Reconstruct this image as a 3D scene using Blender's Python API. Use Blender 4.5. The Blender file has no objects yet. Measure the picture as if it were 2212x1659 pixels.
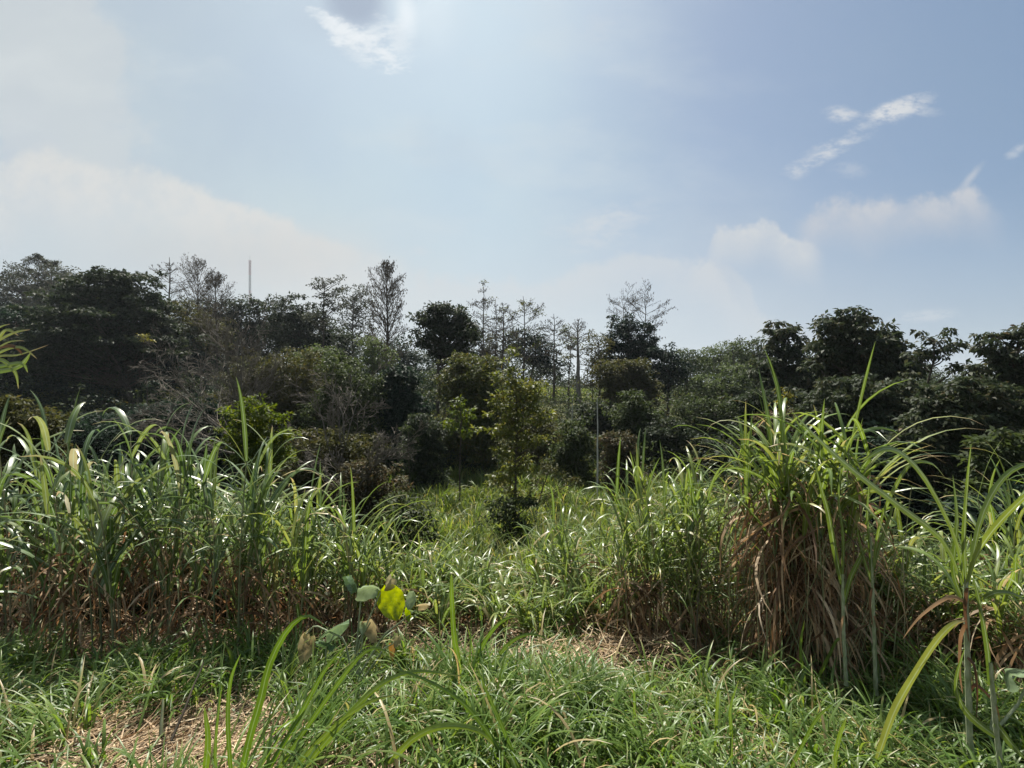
SKY_K, SKY_S, SUN_E, EXPO, VK, HAZE_D, CK = 0.53, 0.1, 5.0, 1.02, 1.0, 0.00022, 0.465
import bpy, math, random
import numpy as np
from mathutils import Vector

rng = np.random.default_rng(7)
random.seed(7)
scene = bpy.context.scene
COL = scene.collection
R = math.radians
FPX = 983.0          # focal length in the picture's working pixels (2212 wide)
CX, CY = 1106.0, 829.5
CAM_Z = 1.7
SUN_AZ, SUN_EL = -11.0, 60.0

# ------------------------------------------------------------------ terrain
_py = np.array([-400, -30, -8, 0, 5, 7, 9, 13, 18, 30, 38, 48, 60, 80, 120, 300, 3000.])
_pz = np.array([8, 3.0, 1.2, 0, -1.05, -1.7, -2.3, -3.2, -3.7, -3.6, -2.6, -1.6, -0.9, 0.1, 0.9, 1.0, -6.])

def ground(x, y):
    x = np.asarray(x, float); y = np.asarray(y, float)
    z = np.interp(y, _py, _pz)
    z = z + 0.05*np.sin(x*2.1+.3)*np.cos(y*1.7) + 0.03*np.sin(x*5.3+y*3.1)
    far = np.clip((y-10)/40, 0, 1)
    z = z + far*(0.5*np.sin(x*.13+1.0)*np.cos(y*.09) + 0.25*np.sin(x*.31+y*.23))
    hillside = np.clip((-x-0.25*y-3)/30, 0, 1)*np.clip((y-20)/40, 0, 1)
    return z + 3.0*hillside

def W(px, py, d):
    return np.array([(px-CX)/FPX*d, d, CAM_Z+(CY-py)/FPX*d])

def G(px, d):
    x = (px-CX)/FPX*d
    return np.array([x, d, float(ground(x, d))])

# ------------------------------------------------------------------ materials
def new_mat(name):
    m = bpy.data.materials.new(name); m.use_nodes = True
    nt = m.node_tree; nt.nodes.clear()
    return m, nt, nt.nodes, nt.links

def ramp_fill(r, stops):
    e = r.color_ramp.elements
    while len(e) > 1: e.remove(e[-1])
    e[0].position = stops[0][0]; e[0].color = (*stops[0][1], 1)
    for p, c in stops[1:]:
        k = e.new(p); k.color = (*c, 1)

def leaf_mat(name, stops, transl=0.35, rough=0.45, spec=0.5, tip=None, tcol=None, noise=0.35, nscale=3.0, vein=None):
    """stops: colour by the leaf's own random number; tip: browning colour towards the leaf's tip."""
    m, nt, N, L = new_mat(name)
    out = N.new('ShaderNodeOutputMaterial')
    a = N.new('ShaderNodeAttribute'); a.attribute_name = 'rnd'
    r = N.new('ShaderNodeValToRGB'); ramp_fill(r, stops); L.new(a.outputs['Fac'], r.inputs[0])
    col = r.outputs[0]
    tc = N.new('ShaderNodeNewGeometry')
    no = N.new('ShaderNodeTexNoise'); no.inputs['Scale'].default_value = nscale; no.inputs['Detail'].default_value = 4
    L.new(tc.outputs['Position'], no.inputs['Vector'])
    mr = N.new('ShaderNodeMapRange'); mr.inputs['From Min'].default_value = .3; mr.inputs['From Max'].default_value = .7
    mr.inputs['To Min'].default_value = 1-noise; mr.inputs['To Max'].default_value = 1+noise
    L.new(no.outputs['Fac'], mr.inputs['Value'])
    hs = N.new('ShaderNodeHueSaturation'); L.new(col, hs.inputs['Color']); L.new(mr.outputs[0], hs.inputs['Value'])
    col = hs.outputs[0]
    if tip is not None:
        t = N.new('ShaderNodeAttribute'); t.attribute_name = 't'
        s = N.new('ShaderNodeMath'); s.operation = 'MULTIPLY_ADD'; s.inputs[1].default_value = .45; 
        L.new(a.outputs['Fac'], s.inputs[0]); L.new(t.outputs['Fac'], s.inputs[2])
        mp = N.new('ShaderNodeMapRange'); mp.inputs['From Min'].default_value = 1.17; mp.inputs['From Max'].default_value = 1.38
        L.new(s.outputs[0], mp.inputs['Value'])
        mx = N.new('ShaderNodeMix'); mx.data_type = 'RGBA'; L.new(mp.outputs[0], mx.inputs[0])
        L.new(col, mx.inputs[6]); mx.inputs[7].default_value = (*tip, 1); col = mx.outputs[2]
    if vein is not None:
        w = N.new('ShaderNodeAttribute'); w.attribute_name = 'w'
        mp = N.new('ShaderNodeMapRange'); mp.inputs['From Min'].default_value = .10; mp.inputs['From Max'].default_value = .02
        L.new(w.outputs['Fac'], mp.inputs['Value'])
        mm = N.new('ShaderNodeMath'); mm.operation = 'MULTIPLY'; mm.inputs[1].default_value = .6; L.new(mp.outputs[0], mm.inputs[0])
        mx = N.new('ShaderNodeMix'); mx.data_type = 'RGBA'; L.new(mm.outputs[0], mx.inputs[0])
        L.new(col, mx.inputs[6]); mx.inputs[7].default_value = (*vein, 1); col = mx.outputs[2]
    p = N.new('ShaderNodeBsdfPrincipled'); L.new(col, p.inputs['Base Color'])
    p.inputs['Roughness'].default_value = rough; p.inputs['Specular IOR Level'].default_value = spec
    tr = N.new('ShaderNodeBsdfTranslucent')
    if tcol is None:
        h2 = N.new('ShaderNodeHueSaturation'); h2.inputs['Saturation'].default_value = 1.15; h2.inputs['Value'].default_value = 1.7
        h2.inputs['Hue'].default_value = .485
        L.new(col, h2.inputs['Color']); L.new(h2.outputs[0], tr.inputs['Color'])
    else:
        tr.inputs['Color'].default_value = (*tcol, 1)
    mix = N.new('ShaderNodeMixShader'); mix.inputs[0].default_value = transl
    L.new(p.outputs[0], mix.inputs[1]); L.new(tr.outputs[0], mix.inputs[2]); L.new(mix.outputs[0], out.inputs[0])
    return m

def bark_mat(name, c1, c2, scale=4.0, rough=.85):
    m, nt, N, L = new_mat(name)
    out = N.new('ShaderNodeOutputMaterial'); g = N.new('ShaderNodeNewGeometry')
    mp = N.new('ShaderNodeMapping'); mp.inputs['Scale'].default_value = (scale, scale, scale*.25)
    L.new(g.outputs['Position'], mp.inputs[0])
    no = N.new('ShaderNodeTexNoise'); no.inputs['Scale'].default_value = 3; no.inputs['Detail'].default_value = 6
    L.new(mp.outputs[0], no.inputs['Vector'])
    r = N.new('ShaderNodeValToRGB'); ramp_fill(r, [(.3, c1), (.7, c2)]); L.new(no.outputs['Fac'], r.inputs[0])
    p = N.new('ShaderNodeBsdfPrincipled'); L.new(r.outputs[0], p.inputs['Base Color'])
    p.inputs['Roughness'].default_value = rough; p.inputs['Specular IOR Level'].default_value = .2
    b = N.new('ShaderNodeBump'); b.inputs['Strength'].default_value = .4; b.inputs['Distance'].default_value = .02
    L.new(no.outputs['Fac'], b.inputs['Height']); L.new(b.outputs[0], p.inputs['Normal'])
    L.new(p.outputs[0], out.inputs[0])
    return m

M = {}
M_far = dict(rough=.6, spec=.25)
M['dark'] = leaf_mat('leaf_dark_green', [(0, (0.016, 0.024, 0.013)), (.6, (0.023, 0.034, 0.016)), (1, (0.036, 0.043, 0.018))], .28, .6, 0.12)
M['teak'] = leaf_mat('leaf_broad_dark', [(0, (0.020, 0.031, 0.016)), (.6, (0.031, 0.042, 0.020)), (.9, (0.052, 0.052, 0.027)), (1, (0.080, 0.055, 0.031))], .3, .58, .14)
M['sapling'] = leaf_mat('leaf_light_olive', [(0, (.060, .080, .020)), (.6, (.090, .105, .024)), (1, (.15, .13, .035))], .42, .5, .25)
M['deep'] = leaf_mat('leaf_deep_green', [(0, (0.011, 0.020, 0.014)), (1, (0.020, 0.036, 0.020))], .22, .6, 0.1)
M['grey'] = leaf_mat('leaf_grey_green', [(0, (0.027, 0.033, 0.022)), (1, (0.045, 0.051, 0.030))], .3, .6, 0.12)
M['olive'] = leaf_mat('leaf_olive', [(0, (0.036, 0.041, 0.014)), (.7, (0.051, 0.054, 0.018)), (1, (0.072, 0.057, 0.021))], .35, .6, 0.15)
M['gold'] = leaf_mat('leaf_golden', [(0, (0.036, 0.051, 0.015)), (.6, (0.054, 0.066, 0.018)), (1, (0.093, 0.081, 0.022))], .38, .6, 0.2)
M['pale'] = leaf_mat('leaf_pale_green', [(0, (0.042, 0.064, 0.024)), (1, (0.071, 0.093, 0.035))], .38, .6, 0.2)
M['bright'] = leaf_mat('leaf_bright_yellow_green', [(0, (0.038, 0.064, 0.012)), (.6, (0.064, 0.093, 0.014)), (1, (0.111, 0.128, 0.019))], .42, .6, 0.25)
M['mid'] = leaf_mat('leaf_mid_green', [(0, (0.026, 0.039, 0.014)), (.7, (0.039, 0.056, 0.019)), (1, (0.056, 0.062, 0.022))], .34, .6, 0.15)
M['russet'] = leaf_mat('leaf_russet', [(0, (0.038, 0.045, 0.019)), (.6, (0.058, 0.051, 0.024)), (1, (0.090, 0.060, 0.030))], .3, .6, 0.15)
M['yellow'] = leaf_mat('leaf_yellow', [(0, (.09, .10, .015)), (1, (.18, .16, .025))], .4, .45, .4)
M['cane'] = leaf_mat('cane_leaf_green', [(0, (.070, .115, .024)), (.6, (.120, .175, .036)), (.92, (.19, .22, .055)), (.96, (.24, .23, .09)), (1, (.33, .26, .14))], .36, .36, .5,
                     tip=(.40, .29, .15), noise=.25, nscale=6, vein=(.30, .36, .22))
M['caneblue'] = leaf_mat('cane_leaf_blue_green', [(0, (.055, .100, .026)), (.6, (.095, .145, .040)), (.92, (.16, .20, .06)), (.97, (.24, .24, .12)), (1, (.33, .28, .17))], .30, .36, .6,
                     tip=(.36, .28, .16), noise=.25, nscale=6, vein=(.30, .36, .26))
M['dry'] = leaf_mat('dry_leaf', [(0, (.080, .046, .024)), (.35, (.155, .092, .046)), (.7, (.29, .19, .10)), (.9, (.43, .32, .20)), (1, (.54, .44, .31))], .28, .6, .3, noise=.3, nscale=8)
M['straw'] = leaf_mat('straw', [(0, (.13, .082, .045)), (.4, (.31, .21, .115)), (.85, (.52, .40, .25)), (1, (.62, .51, .35))], .15, .6, .3, noise=.25, nscale=10)
M['grass'] = leaf_mat('short_grass_blades', [(0, (.052, .105, .016)), (.55, (.092, .155, .026)), (.92, (.15, .21, .04)), (.955, (.30, .23, .10)), (1, (.42, .32, .17))], .4, .42, .45,
                      tip=(.34, .27, .13), noise=.3, nscale=5, vein=(.2, .27, .12))
M['meadow'] = leaf_mat('meadow_grass_blades', [(0, (.070, .115, .022)), (.6, (.115, .165, .034)), (.9, (.19, .21, .05)), (1, (.28, .24, .09))], .4, .45, .4, noise=.4, nscale=.6)
M['weed'] = leaf_mat('weed_leaves', [(0, (.060, .095, .030)), (.7, (.10, .135, .05)), (1, (.30, .33, .20))], .3, .4, .5)
M['culm'] = leaf_mat('cane_culm', [(0, (.12, .14, .07)), (.5, (.20, .21, .11)), (1, (.30, .25, .15))], .0, .4, .5, noise=.4, nscale=12)
M['culmgreen'] = leaf_mat('cane_culm_waxy', [(0, (.30, .36, .22)), (1, (.46, .50, .34))], .0, .4, .5, noise=.4, nscale=14)
M['culmgreen'] = bark_mat('cane_culm_waxy_mottled', (.15, .19, .09), (.34, .37, .25), 22, .5)
M['bark'] = bark_mat('bark_dark', (.035, .028, .020), (.085, .070, .052))
M['barkgrey'] = bark_mat('bark_grey', (.10, .09, .075), (.22, .205, .18))
M['barkpale'] = bark_mat('bark_pale', (.26, .25, .23), (.44, .43, .40))
M['twig'] = bark_mat('dry_twig', (.07, .06, .046), (.17, .15, .12))
M['pod'] = bark_mat('seed_pod', (.07, .055, .035), (.14, .11, .07))

def ground_mat():
    m, nt, N, L = new_mat('soil_and_moss')
    out = N.new('ShaderNodeOutputMaterial'); g = N.new('ShaderNodeNewGeometry')
    n1 = N.new('ShaderNodeTexNoise'); n1.inputs['Scale'].default_value = .35; n1.inputs['Detail'].default_value = 8
    n2 = N.new('ShaderNodeTexNoise'); n2.inputs['Scale'].default_value = 14; n2.inputs['Detail'].default_value = 8
    for n in (n1, n2): L.new(g.outputs['Position'], n.inputs['Vector'])
    r1 = N.new('ShaderNodeValToRGB'); ramp_fill(r1, [(.35, (.045, .060, .018)), (.6, (.085, .085, .035))]); L.new(n1.outputs['Fac'], r1.inputs[0])
    r2 = N.new('ShaderNodeValToRGB'); ramp_fill(r2, [(.3, (.030, .020, .013)), (.55, (.075, .052, .032)), (.75, (.15, .105, .065))]); L.new(n2.outputs['Fac'], r2.inputs[0])
    sx = N.new('ShaderNodeSeparateXYZ'); L.new(g.outputs['Position'], sx.inputs[0])
    mr = N.new('ShaderNodeMapRange'); mr.inputs['From Min'].default_value = 5; mr.inputs['From Max'].default_value = 14; L.new(sx.outputs['Y'], mr.inputs['Value'])
    mx = N.new('ShaderNodeMix'); mx.data_type = 'RGBA'; L.new(mr.outputs[0], mx.inputs[0]); L.new(r2.outputs[0], mx.inputs[6]); L.new(r1.outputs[0], mx.inputs[7])
    p = N.new('ShaderNodeBsdfPrincipled'); L.new(mx.outputs[2], p.inputs['Base Color']); p.inputs['Roughness'].default_value = .95
    p.inputs['Specular IOR Level'].default_value = .15
    b = N.new('ShaderNodeBump'); b.inputs['Strength'].default_value = .8; b.inputs['Distance'].default_value = .03
    L.new(n2.outputs['Fac'], b.inputs['Height']); L.new(b.outputs[0], p.inputs['Normal'])
    L.new(p.outputs[0], out.inputs[0])
    return m
M['ground'] = ground_mat()

# ------------------------------------------------------------------ mesh building
class MB:
    """Collects quads (numpy) with the per-vertex attributes rnd, t, w."""
    def __init__(s): s.v = []; s.f = []; s.a = []; s.n = 0
    def add(s, V, F, rnd, t=None, w=None):
        V = V.reshape(-1, 3); k = len(V)
        A = np.zeros((k, 3)); A[:, 0] = np.broadcast_to(rnd, k)
        if t is not None: A[:, 1] = t
        A[:, 2] = .5 if w is None else w
        s.v.append(V); s.f.append(F.reshape(-1, 4)+s.n); s.a.append(A); s.n += k
    def build(s, name, mat, parent=None, origin=None, smooth=True):
        V = np.concatenate(s.v); F = np.concatenate(s.f); A = np.concatenate(s.a)
        if origin is not None: V = V-np.asarray(origin)[None]
        me = bpy.data.meshes.new(name)
        me.vertices.add(len(V)); me.vertices.foreach_set('co', V.astype(np.float32).ravel())
        me.loops.add(F.size); me.loops.foreach_set('vertex_index', F.astype(np.int32).ravel())
        me.polygons.add(len(F)); me.polygons.foreach_set('loop_start', np.arange(0, F.size, 4, dtype=np.int32))
        me.polygons.foreach_set('use_smooth', np.full(len(F), smooth))
        for i, nm in enumerate(('rnd', 't', 'w')):
            at = me.attributes.new(nm, 'FLOAT', 'POINT'); at.data.foreach_set('value', A[:, i].astype(np.float32))
        me.update(calc_edges=True)
        me.materials.append(M[mat] if isinstance(mat, str) else mat)
        o = bpy.data.objects.new(name, me); COL.objects.link(o)
        if parent is not None: o.parent = parent
        elif origin is not None: o.location = origin
        return o

def tag(o, label=None, cat=None, group=None, kind=None):
    for k, v in (('label', label), ('category', cat), ('group', group), ('kind', kind)):
        if v: o[k] = v
    return o

def root(name, loc, label, cat, group=None):
    o = bpy.data.objects.new(name, None); COL.objects.link(o); o.location = Vector(loc); o.empty_display_size = .3
    return tag(o, label, cat, group)

def grid_faces(n, rows, cols):
    """n strips of rows x cols vertices -> quads."""
    b = np.arange(n)[:, None, None]*rows*cols
    i = np.arange(rows-1)[None, :, None]*cols; j = np.arange(cols-1)[None, None, :]
    q = b+i+j
    return np.stack([q, q+1, q+cols+1, q+cols], -1).reshape(-1, 4)

def norm(v): return v/np.maximum(np.linalg.norm(v, axis=-1, keepdims=True), 1e-9)

def ribbons(mb, base, az, lean, length, width, bend, segs=6, fold=0.0, rnd=None, power=1.3, twist=None, wprof=None, sway=None, t0=0.0):
    """Grass-like blades. lean = first angle from vertical, bend = further turning by the tip (radians)."""
    base = np.asarray(base, float); n = len(base)
    az, lean, length, width, bend = [np.broadcast_to(np.asarray(q, float), n) for q in (az, lean, length, width, bend)]
    if rnd is None: rnd = rng.random(n)
    if sway is None: sway = rng.normal(0, .25, n)
    if twist is None: twist = rng.normal(0, .35, n)
    s = np.linspace(0, 1, segs+1)
    th = lean[:, None]+bend[:, None]*s[None]**power
    a = az[:, None]+sway[:, None]*s[None]**1.5
    d = np.stack([np.sin(th)*np.sin(a), np.sin(th)*np.cos(a), np.cos(th)], -1)
    step = (length/segs)[:, None, None]*(d[:, :-1]+d[:, 1:])/2
    P = np.concatenate([np.zeros((n, 1, 3)), np.cumsum(step, 1)], 1)+base[:, None]
    h = np.stack([np.cos(a), -np.sin(a), 0*a], -1)
    nn = np.cross(h, d)
    tw = twist[:, None]*(0.3+s[None])
    side = h*np.cos(tw)[..., None]+nn*np.sin(tw)[..., None]
    if wprof is None:
        wp = np.interp(s, [0, .12, .35, .7, .9, 1], [.55, .85, 1, .72, .34, .04])
    else: wp = wprof(s)
    wd = (width[:, None]*wp[None]/2)[..., None]
    if fold > 0:
        up = np.cross(side, d)
        V = np.stack([P-side*wd-up*wd*fold, P, P+side*wd-up*wd*fold], 2)
        F = grid_faces(n, segs+1, 3); ww = np.tile([.5, 0, .5], n*(segs+1)); c = 3
    else:
        V = np.stack([P-side*wd, P+side*wd], 2); F = grid_faces(n, segs+1, 2); ww = None; c = 2
    mb.add(V, F, np.repeat(rnd, (segs+1)*c), np.tile(np.repeat(t0+(1-t0)*s, c), n), ww)

def tubes(mb, P, Rad, k=5, rnd=None):
    """P (n,m,3) polylines, Rad (n,m)."""
    n, m, _ = P.shape
    T = np.gradient(P, axis=1); T = norm(T)
    ref = np.tile(np.array([.13, .97, .21]), (n, 1)); par = np.abs((T.mean(1)*ref).sum(-1)) > .85
    ref[par] = [.95, .1, .25]
    A = norm(np.cross(T, ref[:, None])); B = np.cross(T, A)
    an = np.linspace(0, 2*math.pi, k+1)
    V = P[:, :, None]+Rad[:, :, None, None]*(A[:, :, None]*np.cos(an)[None, None, :, None]+B[:, :, None]*np.sin(an)[None, None, :, None])
    if rnd is None: rnd = rng.random(n)
    mb.add(V, grid_faces(n, m, k+1), np.repeat(rnd, m*(k+1)), np.tile(np.repeat(np.linspace(0, 1, m), k+1), n))

def curve_pts(a, b, up0, m, jit=0.0):
    """quadratic arcs from a to b with control raised; arrays (n,3)."""
    t = np.linspace(0, 1, m)[None, :, None]
    c = up0
    P = a[:, None]*(1-t)**2+2*c[:, None]*t*(1-t)+b[:, None]*t**2
    if jit: P[:, 1:-1] += rng.normal(0, 1, P[:, 1:-1].shape)*jit*np.linalg.norm(b-a, axis=-1)[:, None, None]
    return P

def leaves(mb, pos, dirn, nrm, length, width, rnd=None, fold=.25):
    """Diamond leaves: one folded quad each."""
    n = len(pos); dirn = norm(dirn); side = norm(np.cross(dirn, nrm)); up = np.cross(side, dirn)
    length = np.broadcast_to(length, n)[:, None]; width = np.broadcast_to(width, n)[:, None]
    if rnd is None: rnd = rng.random(n)
    m = pos+dirn*length*.45
    V = np.stack([pos, m-side*width/2+up*width*fold, pos+dirn*length-up*length*.08, m+side*width/2+up*width*fold], 1)
    F = np.arange(n*4).reshape(-1, 4)
    mb.add(V, F, np.repeat(rnd, 4), np.tile([0, .5, 1, .5], n))

def rand_dirs(n):
    return norm(rng.normal(0, 1, (n, 3)))

def clump_leaves(mb, C, rad, per, size, flat=.6, droop=.5, aspect=.5, shade_rnd=.35, upbias=.35):
    """Leaf clumps round the centres C: shells of leaves that droop outwards."""
    n = len(C); rad = np.broadcast_to(rad, n)
    idx = np.repeat(np.arange(n), per); k = len(idx)
    d = rand_dirs(k); d[:, 2] += upbias; d = norm(d)
    rr = rad[idx]*rng.random(k)**.45
    p = C[idx]+d*rr[:, None]*np.array([1, 1, flat])
    out = d.copy(); out[:, 2] = out[:, 2]*.4-droop
    dirn = norm(out+rng.normal(0, .55, (k, 3)))
    nr = norm(d*.6+np.array([0, 0, .8])+rng.normal(0, .45, (k, 3)))
    L = size*rng.uniform(.6, 1.25, k)
    base = rng.random(n)
    rv = np.clip(base[idx]*shade_rnd+rng.random(k)*(1-shade_rnd), 0, 1)
    leaves(mb, p, dirn, nr, L, L*aspect, rv)

def lobe_points(lobes, d, spacing, dz_scale=.8, flat=1.0, hollow=.55):
    """Clump centres scattered through ellipsoid lobes given as picture ellipses at distance d (d per lobe optional)."""
    out = []
    for lb in lobes:
        px, py, rx, ry = lb[:4]; dd = d+(lb[4] if len(lb) > 4 else 0)
        c = W(px, py, dd); a = rx/FPX*dd; b = ry/FPX*dd; cdep = max(a*dz_scale, min(b, a)*.7)
        vol = 4/3*math.pi*a*b*cdep
        n = max(4, int(vol/(spacing**3)*1.0)); n = min(n, 420)
        u = rand_dirs(n); r = rng.random(n)**(1/3)*(1-hollow)+hollow*rng.random(n)**.25
        r *= 1+.16*np.sin(u[:, 0]*7+px)*np.cos(u[:, 2]*6+py)
        o_ = rng.random(n) < .2; r = np.where(o_, r*rng.uniform(1.1, 1.42, n), r)
        out.append(c+u*r[:, None]*np.array([a, cdep, b])*.92)
    return np.concatenate(out)
# ------------------------------------------------------------------ trees
def trunk_pts(a, b, m=9, wob=.02):
    t = np.linspace(0, 1, m)[:, None]
    P = a*(1-t)+b*t
    L = np.linalg.norm(b-a)
    P[1:-1, 0] += np.cumsum(rng.normal(0, wob*L*.5, m-2)); P[1:-1, 1] += np.cumsum(rng.normal(0, wob*L*.5, m-2))
    P[:, 0] -= (P[-1, 0]-b[0])*t[:, 0]*0
    return P

def limbs_to(mb, trunk, targets, r, k=4, m=6, low=.25, rise=.6):
    """Curved limbs from the trunk polyline to clump centres."""
    n = len(targets)
    if n == 0: return
    zs = trunk[:, 2]; z0, z1 = zs[0], zs[-1]
    hd = np.linalg.norm(targets[:, :2]-np.array([np.interp(targets[:, 2], zs, trunk[:, i]) for i in (0, 1)]).T, axis=1)
    zstart = np.clip(targets[:, 2]-hd*rise-rng.random(n)*.3, z0+(z1-z0)*low, z1)
    A = np.stack([np.interp(zstart, zs, trunk[:, 0]), np.interp(zstart, zs, trunk[:, 1]), zstart], -1)
    ctrl = A*.45+targets*.55; ctrl[:, 2] = A[:, 2]*.6+targets[:, 2]*.4+hd*.05
    P = curve_pts(A, targets, ctrl, m, .02)
    rr = np.linspace(1, .18, m)[None]*(r*(.35+.65*np.clip(hd/ (hd.max()+1e-6), .2, 1)))[:, None]
    tubes(mb, P, rr, k)

def leafy_tree(label, d, bx, mat, leaf, lobes, cat='tree', name='tree', group=None, spacing=1.0, per=14, flat=.55, droop=.45, aspect=.5,
               tr=.16, bark='bark', top=None, limbs=.22, hollow=.5, crad=.75, by=None, low=.25, stems=1, dz=.8, skirt=None):
    lobes = [(l[0], l[1], l[2]*1.12, l[3]*1.12)+tuple(l[4:]) for l in lobes]
    if skirt is None: skirt = cat in ('shrub', 'thicket')
    if skirt:
        gy = CY-(float(ground((bx-CX)/FPX*d, d))-CAM_Z)/d*FPX; ex = []
        for lb in lobes:
            y = lb[1]+lb[3]*1.2
            while y < gy+lb[3]*.3 and len(ex) < 14:
                ex.append((lb[0]+rng.normal(0, lb[2]*.25), y, lb[2]*rng.uniform(.7, 1.0), lb[3]*rng.uniform(.8, 1.2))); y += lb[3]*1.3
        lobes = list(lobes)+ex
    spacing *= .9; per = int(per*2.4); leaf *= 1.12
    C = lobe_points(lobes, d, spacing, dz, hollow=hollow)
    g = ground(C[:, 0], C[:, 1]); C = C[C[:, 2] > g+.1]
    if by is None: base = G(bx, d)
    else: base = W(bx, by, d); base[2] = min(base[2], float(ground(base[0], base[1]))+.02)
    o = root(name, base, label, cat, group)
    mc = MB(); clump_leaves(mc, C, spacing*crad*rng.uniform(.7, 1.3, len(C)), per, leaf, flat, droop, aspect)
    cc = C.mean(0)
    mt = MB()
    for i in range(stems):
        tip = np.array([cc[0]*.85+base[0]*.15, cc[1], np.quantile(C[:, 2], .88)])
        b = base.copy()
        if stems > 1:
            off = rng.normal(0, 1, 2)*.25; b[:2] += off*.6; tip[:2] += rng.normal(0, 1, 2)*(np.ptp(C[:, 0])*.18)
        b[2] -= .15
        P = trunk_pts(b, tip, 10, .015); rr = tr*np.linspace(1, .22, 10)/math.sqrt(stems); rr[0] *= 1.35
        tubes(mt, P[None], rr[None], 8)
        sel = rng.random(len(C)) < limbs/stems
        limbs_to(mt, P, C[sel], tr*.38/math.sqrt(stems), low=low)
    mt.build('trunk', bark, o).location = -Vector(base)
    c = mc.build('crown', mat, o); c.location = -Vector(base)
    return o

class Acc:
    def __init__(s): s.P = []; s.R = []; s.ends = []
def grow(acc, p, d, L, r0, depth, cfg, m=6):
    pts = [p.copy()]; dd = d.copy(); dirs = [d]
    for i in range(m-1):
        dd = dd+rng.normal(0, cfg['wob'], 3)+np.array([0, 0, cfg['trop']]); dd /= np.linalg.norm(dd)
        pts.append(pts[-1]+dd*L/(m-1)); dirs.append(dd)
    pts = np.array(pts); r1 = r0*cfg.get('taper', .35)
    acc.P.append(pts); acc.R.append(np.linspace(r0, r1, m)); acc.ends.append(pts[-1])
    if depth <= 0: return
    nch = cfg['n'][depth-1]
    for j in range(nch):
        t = cfg['t0']+(1-cfg['t0'])*(j+rng.random()*.8)/nch
        i = min(t*(m-1), m-1.001); k = int(i); q = pts[k]*(1-(i-k))+pts[k+1]*(i-k)
        ax = dirs[k]; h = np.cross(ax, [0, 0, 1.]); 
        if np.linalg.norm(h) < .15: h = np.array([1., 0, 0])
        h /= np.linalg.norm(h); u = np.cross(h, ax)
        if cfg.get('planar'): ph = (0 if j % 2 else math.pi)+rng.normal(0, .45)
        else: ph = rng.random()*2*math.pi
        an = rng.uniform(*cfg['ang'])
        nd = ax*math.cos(an)+(h*math.cos(ph)+u*math.sin(ph))*math.sin(an)
        grow(acc, q, nd, L*rng.uniform(*cfg['len'])*(1-.45*t), max(r0*(1-.6*t)*cfg.get('rr', .5), cfg.get('rmin', .006)), depth-1, cfg, m)

def build_acc(acc, name, mat, parent, base, k=4, sel=None):
    mb = MB(); tubes(mb, np.array(acc.P), np.array(acc.R), k)
    o = mb.build(name, mat, parent); o.location = -Vector(base); return o

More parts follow.
